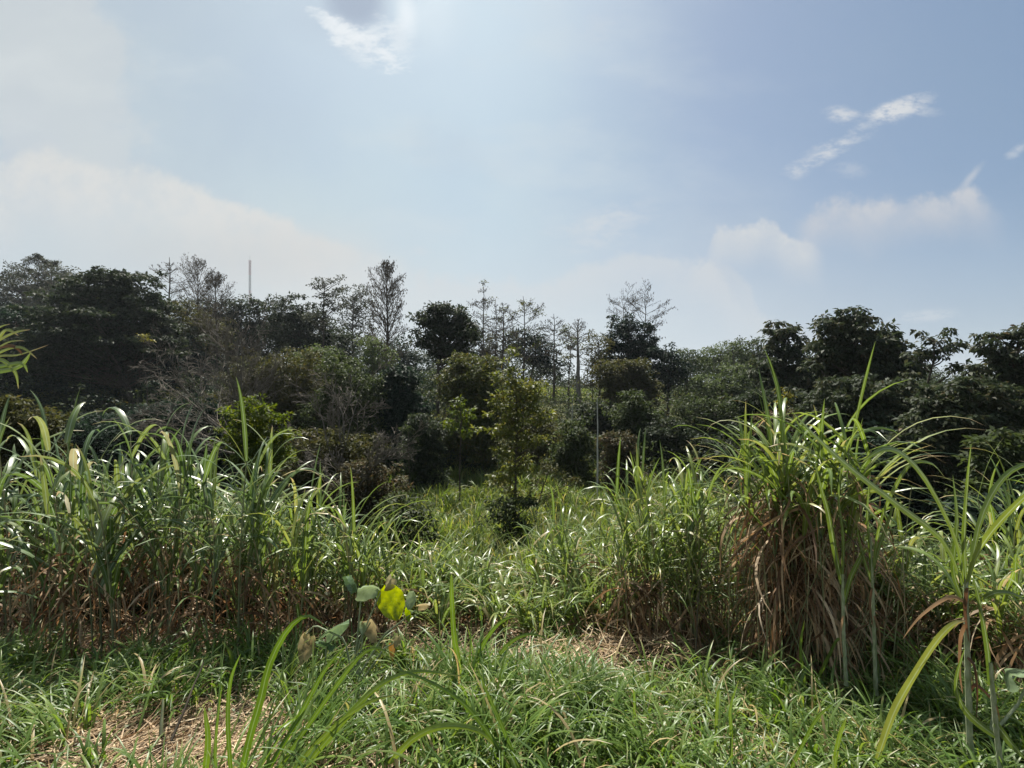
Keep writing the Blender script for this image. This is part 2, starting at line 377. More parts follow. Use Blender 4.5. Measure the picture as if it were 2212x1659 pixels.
def bare_tree(label, d, bx, top, half, style='kapok', cat='tree', name='bare_tree', group=None, tr=.16, pods=.6, bark='bark', start=.45, leafy=0, mat='olive', broken=False, by=None, rmin=.017, whl=1.0):
    base = G(bx, d) if by is None else W(bx, by, d)
    tip = W(bx+(0 if style != 'fan' else 0), top, d); H = tip[2]-base[2]; hw = half/FPX*d
    o = root(name, base, label, cat, group); acc = Acc(); tk = Acc()
    b = base-np.array([0, 0, .15])
    if style in ('kapok', 'umbrella', 'oval'):
        P = trunk_pts(b, tip, 12, .006); rr = tr*np.linspace(1, .14, 12)
        tk.P.append(P[:]); tk.R.append(rr)
        z = base[2]+H*start; 
        cfg = dict(wob=.09, trop=.02 if style == 'kapok' else .035, n=[5, 7], t0=.25, ang=(.4, .85), len=(.36, .6), planar=True, rmin=rmin, taper=.4, rr=.55)
        az0 = rng.random()*6
        while z < tip[2]-.1:
            u = (z-base[2]-H*start)/(H*(1-start))
            prof = (.55+.45*math.sin(math.pi*min(1, u*1.1)))*(1-max(0, u-.55)*1.5) if style == 'kapok' else (.55+.45*u if u < .75 else 1.0-(u-.75)*2.2)
            if style == 'oval': prof = math.sin(math.pi*(.16+.80*u))**.7*1.15
            nb = rng.integers(3, 5); az0 += .6
            for k in range(nb):
                az = az0+k*2*math.pi/nb+rng.normal(0, .2); L = hw*prof*rng.uniform(.85, 1.3)
                el = rng.uniform(-.02, .35)+u*.5 if style != 'oval' else rng.uniform(.6, 1.0)+u*.25
                c = np.array([math.sin(az)*math.cos(el), math.cos(az)*math.cos(el), math.sin(el)])
                q = np.array([np.interp(z, P[:, 2], P[:, 0]), np.interp(z, P[:, 2], P[:, 1]), z])
                if L > .25: grow(acc, q, c, L, max(tr*.28*(1-u*.5), rmin*1.6), 2 if L > .8 else 1, cfg)
            z += whl*rng.uniform(.75, 1.2)*max(.5, H/14)
    else:
        fork = base+np.array([0, 0, H*start])
        P = trunk_pts(b, fork, 6, .01); tk.P.append(np.array(P)); tk.R.append(tr*np.linspace(1, .8, 6))
        cfg = dict(wob=.05, trop=.03, n=[4, 5, 7], t0=.12, ang=(.3, .6), len=(.24, .40), rmin=rmin, taper=.35, rr=.5)
        nst = 15
        for k in range(nst):
            az = k*2*math.pi/nst+rng.normal(0, .2); an = abs(rng.normal(0, .34))
            c = np.array([math.sin(az)*math.sin(an), math.cos(az)*math.sin(an), math.cos(an)])
            L = H*(1-start)*rng.uniform(.72, .9)*(1-.35*an)
            if abs(math.sin(an)*L) > hw*1.2: L *= .85
            grow(acc, fork-np.array([0, 0, rng.random()*H*.12]), c, L, tr*.34, 3, cfg, m=7)
    mb = MB(); tubes(mb, np.array([p for p in tk.P]), np.array(tk.R), 8); mb.build('trunk', bark, o).location = -Vector(base)
    if len({len(p) for p in acc.P}) == 1: build_acc(acc, 'branches', bark, o, base, 3)
    E = np.array(acc.ends); 
    if pods > 0:
        E1 = E[rng.random(len(E)) < pods*.5]; E1 = E1+rng.normal(0, .12, E1.shape)
        n = len(E1); mp = MB(); dn = np.tile([0, 0, -1.], (n, 1))+rng.normal(0, .2, (n, 3))
        leaves(mp, E1, dn, rand_dirs(n), rng.uniform(.16, .28, n)*max(1, d/60), .08*max(1, d/60), fold=.4)
        q = mp.build('pods', 'pod', o); q.location = -Vector(base); q['kind'] = 'stuff'
    if leafy:
        C = E[rng.random(len(E)) < leafy]; ml = MB(); clump_leaves(ml, C, .35, 7, .22*max(1, d/50), .7, .4, .5)
        ml.build('foliage', mat, o).location = -Vector(base)
    return o

def dead_bush(label, d, bx, stems, cfg, rad, tr=.05, name='dead_tree', cat='dead tree', mat='twig', by=None, leafy=0, lmat='olive', depth=3):
    """stems: (dx, dz, length px) first directions."""
    base = G(bx, d) if by is None else W(bx, by, d); o = root(name, base, label, cat); acc = Acc()
    for (dx, dy, dz, L) in stems:
        v = norm(np.array([dx, dy, dz], float)); grow(acc, base+np.array([rng.normal(0, rad), rng.normal(0, rad), -.1]), v, L/FPX*d, tr*rng.uniform(.6, 1.1), depth, cfg, 7)
    build_acc(acc, 'branches', mat, o, base, 4)
    if leafy:
        E = np.array(acc.ends); C = E[rng.random(len(E)) < leafy]; ml = MB(); clump_leaves(ml, C, .3, 6, .13, .7, .3, .5)
        ml.build('foliage', lmat, o).location = -Vector(base)
    return o

# ------------------------------------------------------------------ cane (tall grass) clumps
def cane_clump(label, d, bx, top, spread, nculm, mat='cane', leafL=(.45, .8), leafW=.026, dry=.5, name='cane_clump', cat='tall grass', group=None,
               rad=.3, nleaf=8, lean=.16, per_dry=5, bare_culms=0, hvar=.22, dryL=(.35, .7), gbase=None, leafstart=.35, lbias=0.0, fold=.22, power=1.9):
    base = G(bx, d) if gbase is None else gbase
    o = root(name, base, label, cat, group)
    H = (CAM_Z+(CY-top)/FPX*d)-base[2]; H = max(H-.30, .3)
    n = nculm; ph = rng.random(n)*2*math.pi; rr = np.sqrt(rng.random(n))*rad
    B = base+np.stack([rr*np.cos(ph), rr*np.sin(ph), np.zeros(n)], -1); B[:, 2] = ground(B[:, 0], B[:, 1])-.03
    h = H*(1-hvar*rng.random(n)**1.0); h[0] = H
    la = np.abs(rng.normal(0, lean, n))+rr/max(rad, .01)*spread; az = np.arctan2(np.cos(ph), np.sin(ph))+rng.normal(0, .5, n)
    m = 8; s = np.linspace(0, 1, m); th = la[:, None]*(s[None]**1.2)*1.3+lbias*s[None]
    ad = np.stack([np.sin(th)*np.sin(az)[:, None], np.sin(th)*np.cos(az)[:, None], np.cos(th)], -1)
    P = np.concatenate([np.zeros((n, 1, 3)), np.cumsum((ad[:, 1:]+ad[:, :-1])/2*(h/(m-1))[:, None, None], 1)], 1)+B[:, None]
    mc = MB(); tubes(mc, P, (rng.uniform(.006, .011, n)[:, None])*np.linspace(1, .5, m)[None], 5)
    if bare_culms:
        nb = bare_culms; ib = rng.integers(0, n, nb); hb = rng.uniform(.35, .9, nb)
        Pb = P[ib]*1.0; Pb = Pb[:, :1]+(Pb-Pb[:, :1])*hb[:, None, None]; off = rng.normal(0, rad*.55, (nb, 1, 3)); off[:, :, 2] = 0
        Pb = Pb+off+np.linspace(0, 1, m)[None, :, None]*rng.normal(0, .14, (nb, 1, 3))*np.array([1, 1, .1]); tubes(mc, Pb, (rng.uniform(.003, .007, nb)[:, None])*np.linspace(1, .5, m)[None], 4)
    mc.build('stems', 'culm', o).location = -Vector(base)
    # green leaves
    def at(i, u):
        x = np.clip(u*(m-1), 0, m-1.001); k = x.astype(int); f = (x-k)[:, None]
        return P[i, k]*(1-f)+P[i, k+1]*f
    i = np.repeat(np.arange(n), nleaf); k = len(i); u = leafstart+(1-leafstart)*np.tile(np.linspace(0, 1, nleaf), n)+rng.normal(0, .03, k); u = np.clip(u, .02, 1)
    pos = at(i, u); a = np.tile(np.arange(nleaf), n)*math.pi*.92+ph[i]*3+rng.normal(0, .45, k)
    top_ = u > .93
    sp1 = top_ & (rng.random(k) < .45); ln = np.where(sp1, rng.uniform(.02, .25, k), rng.uniform(.2, .75, k)); bd = np.where(sp1, rng.uniform(.05, .8, k), rng.uniform(.9, 2.3, k))
    Lf = rng.uniform(leafL[0], leafL[1], k)*(.75+.4*np.sin(np.pi*np.clip(u, 0, 1)))
    rn = rng.random(k); rn = np.where(sp1, rn*.85, rn)
    mg = MB(); ribbons(mg, pos, a, ln, Lf, leafW*rng.uniform(.65, 1.2, k), bd, 9, fold, power=power, rnd=rn)
    mg.build('green_leaves', mat, o).location = -Vector(base)
    if dry > 0:
        nd = int(n*per_dry*dry*2); i = rng.integers(0, n, nd); u = rng.random(nd)**1.1*.75*(.6+.4*dry); pos = at(i, u)
        md = MB(); a = rng.random(nd)*2*math.pi
        l0 = rng.uniform(.5, 2.3, nd)
        ribbons(md, pos, a, l0, rng.uniform(*dryL, nd), .017*rng.uniform(.4, 1.5, nd), np.clip(rng.normal(2.95, .35, nd)-l0, .2, 3), 7, 0, power=.55, twist=rng.normal(0, 1.2, nd), sway=rng.normal(0, 1.1, nd))
        md.build('dry_leaves', 'dry', o).location = -Vector(base)
    return o

def blade_px(mb, pts, width, fold=.22, rnd=None, segs=14, prof=None, tw=0.0):
    """A single blade through picture points with their own distances: pts [(px, py, d)]; width in metres."""
    C = np.array([W(*p) for p in pts]); m = len(C)
    x = np.linspace(0, 1, m); s = np.linspace(0, 1, segs+1)
    # Catmull-Rom
    Q = []
    for q in s:
        f = q*(m-1); i = min(int(f), m-2); t = f-i
        p0, p1, p2, p3 = C[max(i-1, 0)], C[i], C[i+1], C[min(i+2, m-1)]
        Q.append(.5*((2*p1)+(-p0+p2)*t+(2*p0-5*p1+4*p2-p3)*t*t+(-p0+3*p1-3*p2+p3)*t**3))
    Q = np.array(Q)+0; T = norm(np.gradient(Q, axis=0))
    view = norm(np.array([.25, -1, .45])); side = norm(np.cross(T, view)); up = np.cross(side, T)
    an = tw*s; side = side*np.cos(an)[:, None]+up*np.sin(an)[:, None]; up = np.cross(side, T)
    wp = np.interp(s, [0, .1, .35, .7, .9, 1], [.6, .9, 1, .7, .3, .03]) if prof is None else np.interp(s, *prof)
    w = (width/2*wp)[:, None]
    V = np.stack([Q-side*w-up*w*fold, Q, Q+side*w-up*w*fold], 1)
    if rnd is None: rnd = rng.random()*.9
    mb.add(V, grid_faces(1, segs+1, 3), rnd, np.repeat(s, 3), np.tile([.5, 0, .5], segs+1))

def stem_px(mb, pts, r0, r1, k=8, segs=40):
    C = np.array([W(*p) for p in pts]); m = len(C); s = np.linspace(0, m-1, segs)
    Q = np.stack([np.interp(s, np.arange(m), C[:, i]) for i in range(3)], -1)
    rr = np.linspace(r0, r1, segs)
    if segs > 20:
        ph = np.arange(segs) % 9; rr = rr*np.select([ph == 0, ph == 1, ph < 5], [1.22, .93, 1.08], 1.0)
        Q[:, 0] += .0008*np.sin(np.arange(segs)*.7)
    tubes(mb, Q[None], rr[None], k)
# ------------------------------------------------------------------ sky, sun, camera
world = bpy.data.worlds.new("World"); scene.world = world; world.use_nodes = True
nt = world.node_tree; nt.nodes.clear(); N, L = nt.nodes, nt.links

def val(x):
    return x
def mth(op, a, b=None, c=None, clamp=False):
    n = N.new('ShaderNodeMath'); n.operation = op; n.use_clamp = clamp
    for i, q in enumerate((a, b, c)):
        if q is None: continue
        if isinstance(q, (int, float)): n.inputs[i].default_value = q
        else: L.new(q, n.inputs[i])
    return n.outputs[0]
def sstep(x, lo, hi, to0=0.0, to1=1.0):
    n = N.new('ShaderNodeMapRange'); n.interpolation_type = 'SMOOTHSTEP'
    n.inputs['From Min'].default_value = lo; n.inputs['From Max'].default_value = hi
    n.inputs['To Min'].default_value = to0; n.inputs['To Max'].default_value = to1
    L.new(x, n.inputs['Value']); return n.outputs[0]
def mixc(f, a, b):
    n = N.new('ShaderNodeMix'); n.data_type = 'RGBA'
    L.new(f, n.inputs[0])
    for k, q in ((6, a), (7, b)):
        if isinstance(q, tuple): n.inputs[k].default_value = (q[0]*CK/SKY_S, q[1]*CK/SKY_S, q[2]*CK/SKY_S, 1)
        else: L.new(q, n.inputs[k])
    return n.outputs[2]
sky = N.new('ShaderNodeTexSky'); sky.sky_type = 'NISHITA'; sky.sun_disc = False
sky.sun_elevation = R(SUN_EL); sky.sun_rotation = R(SUN_AZ); sky.air_density = 1.0; sky.dust_density = 1.0; sky.ozone_density = 1.5
tcn = N.new('ShaderNodeTexCoord'); sp = N.new('ShaderNodeSeparateXYZ'); L.new(tcn.outputs['Generated'], sp.inputs[0])
X, Y, Z = sp.outputs
ya = mth('MAXIMUM', mth('ABSOLUTE', Y), .12)
U = mth('DIVIDE', X, ya); V_ = mth('DIVIDE', Z, ya)
cmb = N.new('ShaderNodeCombineXYZ'); L.new(U, cmb.inputs[0]); L.new(V_, cmb.inputs[1])
def noise(scale, detail=5, rough=.55, sx=1, sy=1, rot=0.0, w=0.0):
    mp = N.new('ShaderNodeMapping'); mp.inputs['Scale'].default_value = (sx, sy, 1); mp.inputs['Rotation'].default_value = (0, 0, rot)
    mp.inputs['Location'].default_value = (w, w*.7, w*.3)
    L.new(cmb.outputs[0], mp.inputs[0]); n = N.new('ShaderNodeTexNoise'); n.inputs['Scale'].default_value = scale
    n.inputs['Detail'].default_value = detail; n.inputs['Roughness'].default_value = rough; L.new(mp.outputs[0], n.inputs['Vector']); return n.outputs['Fac']
def cu(px): return (px-CX)/FPX
def cv(py): return (CY-py)/FPX
n_big = noise(2.2, 4, .5); n_mid = noise(7, 6, .55, w=3.1); n_fine = noise(26, 6, .6, w=1.7)
n_wisp = noise(9, 8, .68, sx=.6, sy=1.5, rot=R(-28), w=5.2)
n_tiny = noise(60, 6, .65, w=2.9)
billow = mth('ADD', mth('ADD', mth('MULTIPLY', mth('SUBTRACT', n_mid, .5), .12), mth('MULTIPLY', mth('SUBTRACT', n_fine, .5), .07)), mth('MULTIPLY', mth('SUBTRACT', n_tiny, .5), .03))
n_in = sstep(mth('ADD', mth('MULTIPLY', n_mid, .5), mth('MULTIPLY', n_fine, .5)), .36, .60, .6, 1.1)
def contour(pts, fade, edge=.012, nz=1.0, lo=None, bright=1.0):
    """A bank of cloud below a crest line (points of the horizon plane), thinning downwards."""
    us = [cu(p[0]) for p in pts]; vs = [cv(p[1]) for p in pts]
    f = N.new('ShaderNodeFloatCurve'); a, b = us[0], us[-1]
    xn = mth('DIVIDE', mth('SUBTRACT', U, a), b-a, clamp=True)
    c = f.mapping.curves[0]
    c.points[0].location = (0, vs[0]); c.points[-1].location = (1, vs[-1])
    for u, v in list(zip(us, vs))[1:-1]: c.points.new((u-a)/(b-a), v)
    f.mapping.use_clip = False; f.mapping.update(); L.new(xn, f.inputs['Value'])
    depth = mth('SUBTRACT', mth('ADD', f.outputs[0], mth('MULTIPLY', billow, nz)), V_)
    m = sstep(depth, 0.0, edge); fd = sstep(depth, fade*.12, fade, 1.0, 0.0)
    ends = mth('MULTIPLY', sstep(xn, .001, .14), sstep(xn, .78, .999, 1, 0)) if lo is None else sstep(xn, .80, .999, 1, 0)
    return mth('MULTIPLY', mth('MULTIPLY', m, fd), mth('MULTIPLY', ends, mth('MULTIPLY', n_in, bright)))
def blob(px, py, rx, ry, rot=0.0, soft=(1.0, .3), nz=0.0, src=None):
    c, s = math.cos(R(rot)), math.sin(R(rot)); a = mth('SUBTRACT', U, cu(px)); b = mth('SUBTRACT', V_, cv(py))
    x = mth('DIVIDE', mth('ADD', mth('MULTIPLY', a, c), mth('MULTIPLY', b, s)), rx/FPX)
    y = mth('DIVIDE', mth('SUBTRACT', mth('MULTIPLY', b, c), mth('MULTIPLY', a, s)), ry/FPX)
    r = mth('SQRT', mth('ADD', mth('MULTIPLY', x, x), mth('MULTIPLY', y, y)))
    if nz: r = mth('ADD', r, mth('MULTIPLY', mth('SUBTRACT', src if src is not None else n_mid, .5), nz))
    return sstep(r, soft[1], soft[0], 1.0, 0.0)

skc = N.new('ShaderNodeVectorMath'); skc.operation = 'SCALE'; L.new(sky.outputs[0], skc.inputs[0]); skc.inputs['Scale'].default_value = SKY_K
base_c = skc.outputs[0]
# thin milky veil: strong towards the horizon and the sunny side
veil = mth('MULTIPLY', sstep(V_, .0, .95, .96, .72), sstep(U, -1.0, 1.3, 1.1, .80))
veil = mth('MULTIPLY', veil, sstep(n_big, .25, .75, .80, 1.12), clamp=True)
vc = N.new('ShaderNodeValToRGB'); ramp_fill(vc, [(0, (.56/VK, .645/VK, .69/VK)), (.45, (.60/VK, .74/VK, .81/VK)), (.75, (.40/VK, .505/VK, .645/VK)), (1, (.255/VK, .37/VK, .52/VK))])
L.new(sstep(U, -1.2, 1.25), vc.inputs[0])
vs_ = N.new('ShaderNodeVectorMath'); vs_.operation = 'SCALE'; L.new(vc.outputs[0], vs_.inputs[0]); vs_.inputs['Scale'].default_value = VK*CK/SKY_S
c = mixc(veil, base_c, vs_.outputs[0])
# brightening towards the sun behind the thin cloud
c = mixc(mth('MULTIPLY', blob(960, -60, 620, 560, soft=(1.0, 0.0)), .6), c, (.70, .83, .93))
c = mixc(mth('MULTIPLY', blob(930, 20, 110, 150, rot=-10, soft=(1.0, .0), nz=.5), .45), c, (.86, .95, 1.0))
# soft streaks of veil cloud over the middle and the left
st = noise(3.2, 7, .6, sx=.55, sy=1.3, rot=R(35), w=8.3)
c = mixc(mth('MULTIPLY', sstep(st, .48, .72, 0, .6), sstep(U, .9, -.3)), c, (.68, .75, .79))
c = mixc(mth('MULTIPLY', sstep(noise(2.6, 6, .55, w=11.0), .50, .75, 0, .35), sstep(U, .8, -.5)), c, (.47, .56, .66))
c = mixc(mth('MULTIPLY', sstep(V_, .50, .02, 0, .75), sstep(U, 1.1, .1, .45, 1)), c, (.64, .695, .725))
# soft cloud banks
A_ = contour([(-900, 380), (-200, 330), (0, 335), (80, 296), (150, 325), (240, 338), (340, 342), (430, 395), (540, 438), (600, 458), (700, 500), (820, 540), (1000, 600)], .30, lo=1, edge=.035, nz=.6, bright=1.0)
c = mixc(A_, c, (.72, .73, .725))
c = mixc(mth('MULTIPLY', blob(60, 130, 300, 210, rot=-38, soft=(1.05, .82), nz=1.1), .42), c, (.70, .71, .705))
c = mixc(mth('MULTIPLY', blob(500, 560, 520, 120, soft=(1.0, .0), nz=.5), .5), c, (.60, .62, .63))
B_ = contour([(780, 600), (860, 585), (1000, 588), (1150, 590), (1250, 575), (1340, 545), (1480, 545), (1550, 580), (1590, 640), (1720, 700)], .17, edge=.04, nz=.9, bright=.5)
c = mixc(B_, c, (.69, .705, .72))
B2 = contour([(1480, 640), (1500, 575), (1545, 560), (1610, 610), (1650, 670), (1800, 690)], .12, edge=.04, nz=.9, bright=.4)
c = mixc(B2, c, (.66, .68, .70))
D_ = contour([(1520, 560), (1534, 515), (1548, 487), (1575, 476), (1610, 478), (1650, 462), (1675, 470), (1700, 496), (1745, 512), (1790, 545)], .13, edge=.02, nz=.5, bright=1.0)
c = mixc(D_, c, (.66, .685, .71))
E_ = contour([(1700, 470), (1750, 440), (1785, 418), (1830, 416), (1870, 424), (1930, 408), (1990, 404), (2050, 404), (2085, 392), (2115, 405), (2190, 450)], .15, edge=.035, nz=.6, bright=.9)
c = mixc(E_, c, (.60, .62, .66))
c = mixc(mth('MULTIPLY', blob(2098, 382, 48, 13, rot=50, soft=(1.05, .1), nz=.9, src=n_fine), .6), c, (.60, .63, .68))
n_br = noise(34, 8, .66, sx=.7, sy=1.5, rot=R(-30), w=6.6)
def wisp(px, py, rx, ry, rot, k):
    global c
    m = mth('MULTIPLY', blob(px, py, rx, ry, rot=rot, soft=(1.25, .1), nz=3.2, src=n_wisp), mth('MULTIPLY', sstep(n_br, .36, .58, .12, 1.0), k*1.25))
    c = mixc(m, c, (.68, .71, .745))
wisp(1925, 240, 90, 24, 24, .85); wisp(1822, 252, 42, 20, 0, .7); wisp(1975, 235, 45, 12, -8, .5)
wisp(1780, 335, 100, 20, 28, .6); wisp(1725, 375, 36, 22, 20, .55); wisp(1840, 365, 60, 22, 0, .22); wisp(1310, 500, 120, 40, 25, .35)
wisp(1270, 480, 90, 22, 15, .4); wisp(1290, 60, 40, 60, 0, .18); wisp(2195, 325, 24, 12, 35, .4); wisp(1990, 682, 90, 16, 6, .35); wisp(895, 545, 50, 12, 5, .3)
# grey cloud in front of the sun with a bright torn fringe
c = mixc(mth('MULTIPLY', blob(740, 40, 190, 120, rot=-20, soft=(1.0, .1), nz=.5), .45), c, (.50, .59, .70))
c = mixc(mth('MULTIPLY', blob(765, -5, 95, 75, rot=-32, soft=(1.05, .35), nz=.6), .75), c, (.37, .44, .56))
for bx_, by_, rx_, ry_, ro_, k_ in ((705, 48, 34, 10, -40, .6), (745, 72, 40, 14, -34, .75), (790, 92, 46, 15, -30, .8), (832, 116, 34, 12, -44, .8), (812, 62, 30, 14, 20, .55), (860, 88, 26, 30, 10, .5), (775, 118, 40, 12, -30, .35)):
    c = mixc(mth('MULTIPLY', blob(bx_, by_, rx_*1.5, ry_*1.9, rot=ro_, soft=(1.2, .0), nz=2.8, src=n_br), k_), c, (.88, .92, .95))
c = mixc(mth('MULTIPLY', blob(878, 30, 30, 75, rot=12, soft=(1.1, .0), nz=.9), .75), c, (.90, .96, 1.0))
bg = N.new('ShaderNodeBackground'); L.new(c, bg.inputs[0]); bg.inputs[1].default_value = SKY_S
wo = N.new('ShaderNodeOutputWorld'); L.new(bg.outputs[0], wo.inputs[0])
world.cycles.sampling_method = 'MANUAL'; world.cycles.sample_map_resolution = 512

sl = bpy.data.lights.new('sun', 'SUN'); sl.energy = SUN_E; sl.angle = R(1.0); sl.color = (1.0, .95, .86)
so = bpy.data.objects.new('sun', sl); COL.objects.link(so)
sd = Vector((math.sin(R(SUN_AZ))*math.cos(R(SUN_EL)), math.cos(R(SUN_AZ))*math.cos(R(SUN_EL)), math.sin(R(SUN_EL))))
so.rotation_euler = sd.to_track_quat('Z', 'Y').to_euler(); so.location = (0, 0, 40)

cd = bpy.data.cameras.new('camera'); co = bpy.data.objects.new('camera', cd); COL.objects.link(co); scene.camera = co
cd.sensor_width = 36; cd.lens = 16; cd.clip_end = 6000; cd.clip_start = .05
co.location = (0, 0, CAM_Z); co.rotation_euler = (R(90), 0, 0)
scene.view_settings.view_transform = 'Standard'; scene.view_settings.look = 'None'; scene.view_settings.exposure = EXPO; scene.view_settings.gamma = 1
scene.cycles.use_denoising = True; scene.cycles.max_bounces = 5; scene.cycles.diffuse_bounces = 1; scene.cycles.glossy_bounces = 2
scene.cycles.transmission_bounces = 3; scene.cycles.volume_bounces = 0; scene.cycles.volume_max_steps = 64; scene.cycles.sample_clamp_indirect = 4
scene.render.film_transparent = False

# ------------------------------------------------------------------ terrain mesh
def build_ground():
    ys = np.concatenate([np.linspace(-60, -2, 24), np.arange(-1.8, 8, .16), np.geomspace(8, 120, 90)[0:], np.geomspace(130, 2800, 26)])
    u = np.linspace(-1, 1, 181); xs = np.sinh(u*4.2)/np.sinh(4.2)
    Xg = xs[None]*np.interp(ys, [-60, 0, 8, 120, 2800], [120, 60, 70, 400, 3500])[:, None]; Yg = np.repeat(ys[:, None], 181, 1)
    Zg = ground(Xg, Yg); V = np.stack([Xg, Yg, Zg], -1)
    mb = MB(); mb.add(V, grid_faces(1, len(ys), 181), .5); return mb.build('ground', 'ground')
tag(build_ground(), kind='structure')
# ------------------------------------------------------------------ far trees on the ridge and the slopes (lobes are px, py, rx, ry)
LT = leafy_tree; BT = bare_tree
RB = 'bare seed-pod trees along the ridge'
# left-hand ridge
LT('hazy layered tree at the far left end of the ridge, thin crown', 78, 60, 'grey', .42, [(20, 640, 60, 40), (70, 610, 60, 26), (120, 620, 40, 30), (60, 690, 90, 40)], spacing=1.5, per=8, flat=.25, limbs=.4, hollow=.2, tr=.3)
BT('bare twiggy tree top poking above the hazy layered trees at far left', 74, 112, 562, 55, tr=.2, leafy=.35, mat='grey', group=RB)
BT('bare twiggy tree at the far left edge with a flat sprayed top', 76, 82, 556, 48, tr=.2, leafy=.3, mat='grey', group=RB)
LT('grey green tree with stepped flat layers beside the big dark layered tree', 70, 150, 'grey', .4, [(150, 600, 40, 22), (140, 650, 60, 30), (150, 710, 60, 40)], spacing=1.4, per=9, flat=.25, limbs=.4, tr=.28)
LT('big dark layered tree with broad flat umbrella crown, tallest of the dense trees', 42, 290, 'dark', .30, [(215, 610, 62, 26), (285, 606, 52, 20), (190, 650, 85, 28), (290, 655, 70, 30), (240, 700, 130, 34), (240, 745, 150, 30), (180, 790, 100, 30)], spacing=.85, per=15, flat=.3, limbs=.3, tr=.26, hollow=.35)
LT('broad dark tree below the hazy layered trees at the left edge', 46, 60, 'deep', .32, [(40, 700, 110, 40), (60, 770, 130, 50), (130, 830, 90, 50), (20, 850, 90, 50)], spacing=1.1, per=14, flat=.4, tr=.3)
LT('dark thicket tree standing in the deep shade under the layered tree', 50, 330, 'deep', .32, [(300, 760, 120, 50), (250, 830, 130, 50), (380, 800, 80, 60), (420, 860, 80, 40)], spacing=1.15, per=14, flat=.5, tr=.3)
LT('brown green loose tree beside the dark layered tree on its sunny side', 52, 400, 'olive', .28, [(390, 690, 60, 40), (380, 740, 60, 50), (440, 730, 60, 50)], spacing=1.0, per=8, flat=.5, limbs=.4, tr=.2, hollow=.3)
BT('bare seed-pod tree with level branches just behind the dark layered tree', 58, 366, 556, 42, tr=.20, pods=.7, group=RB)
BT('bare seed-pod tree with slanting twigs, next to the lattice mast', 56, 428, 570, 46, tr=.16, pods=.9, group=RB, style='oval', rmin=.016, whl=.7)
BT('bare forking tree between the slanting seed-pod tree and the mast', 50, 466, 602, 44, style='oval', tr=.15, pods=.8, start=.35, rmin=.016, whl=.7, group=RB)
LT('small yellow flowering bush high in the shade of the dark layered tree', 36, 318, 'yellow', .16, [(312, 724, 8, 5), (320, 733, 10, 4)], cat='shrub', name='yellow_bush', skirt=False, spacing=.35, per=8, tr=.05, limbs=.3)
LT('dense dark trees band below the bare tops, left of the lattice mast foot', 60, 480, 'dark', .36, [(420, 668, 44, 24), (480, 672, 50, 26), (540, 664, 44, 24), (470, 700, 60, 40), (530, 690, 50, 34), (560, 740, 70, 50), (480, 760, 80, 50), (600, 700, 40, 30)], spacing=1.15, per=12, tr=.26, dz=.5)
LT('dark leafy tree with a lumpy top immediately beside the lattice mast', 52, 640, 'dark', .30, [(590, 660, 26, 14), (640, 655, 32, 16), (670, 690, 40, 30), (620, 710, 50, 40), (680, 740, 50, 40)], spacing=.95, per=14, flat=.4, tr=.24)
BT('small bare tree top right beside the lattice mast', 60, 597, 632, 34, tr=.16, pods=.6, group=RB)
LT('slender tree with small flat leafy plume leaning over the skyline', 50, 700, 'grey', .24, [(690, 612, 24, 9), (722, 606, 26, 6), (700, 635, 26, 10), (742, 622, 18, 8), (720, 660, 26, 14), (690, 690, 30, 20)], spacing=.75, per=9, flat=.3, limbs=.7, tr=.15, hollow=.1, bark='bark')
LT('hazy grey tree with loose crown behind the tall many-stemmed bare tree', 62, 770, 'grey', .30, [(760, 635, 34, 20), (785, 655, 30, 24), (755, 680, 34, 30), (790, 705, 28, 30), (740, 730, 30, 26)], spacing=1.1, per=8, flat=.35, limbs=.5, tr=.18, hollow=.2)
BT('tall bare tree with many upright stems full of hanging pods', 42, 838, 578, 54, style='oval', tr=.2, start=.34, pods=1.6, bark='bark', rmin=.018, whl=.6)
LT('pale green feathery tree below the tall many-stemmed bare tree', 36, 800, 'pale', .20, [(800, 750, 28, 26), (825, 775, 34, 24), (790, 800, 30, 24)], spacing=.6, per=9, flat=.7, tr=.10, stems=3, droop=.2)
LT('pale green feathery tree below the slender plume tree', 37, 690, 'pale', .20, [(690, 762, 36, 16), (660, 775, 34, 18), (720, 790, 30, 24)], spacing=.6, per=9, flat=.7, tr=.1, stems=3, droop=.2)
LT('dark tree mass filling in below the slender plume tree', 55, 690, 'dark', .33, [(660, 760, 60, 34), (720, 740, 50, 40), (770, 760, 50, 40), (700, 800, 70, 40)], spacing=1.2, per=12, tr=.24, dz=.6)
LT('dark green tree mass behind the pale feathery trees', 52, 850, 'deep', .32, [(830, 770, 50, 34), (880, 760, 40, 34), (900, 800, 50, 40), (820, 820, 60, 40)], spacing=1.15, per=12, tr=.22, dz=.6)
LT('round grey green tree low behind the domed tree trunk', 45, 960, 'mid', .28, [(960, 820, 50, 30), (1010, 830, 44, 30), (930, 850, 50, 30)], spacing=.95, per=11, tr=.18, dz=.6)
LT('tall dense dark green tree with domed crown on a forked trunk', 34, 945, 'dark', .24, [(925, 680, 34, 24), (965, 680, 40, 24), (990, 720, 38, 32), (940, 725, 48, 30), (975, 765, 44, 22), (1000, 700, 24, 24)], spacing=.66, per=20, flat=.6, tr=.20, limbs=.35, by=955, low=.45)
LT('greyish tree mass behind the tall domed tree and the first thin bare trees', 66, 1040, 'grey', .38, [(1010, 720, 30, 30), (1040, 740, 36, 34), (1060, 770, 40, 30)], spacing=1.3, per=12, tr=.24)
BT('bare seed-pod tree with a cone-shaped top, tallest beside the domed tree', 46, 1043, 612, 34, tr=.15, pods=.8, start=.5, group=RB, leafy=.03, mat='gold')
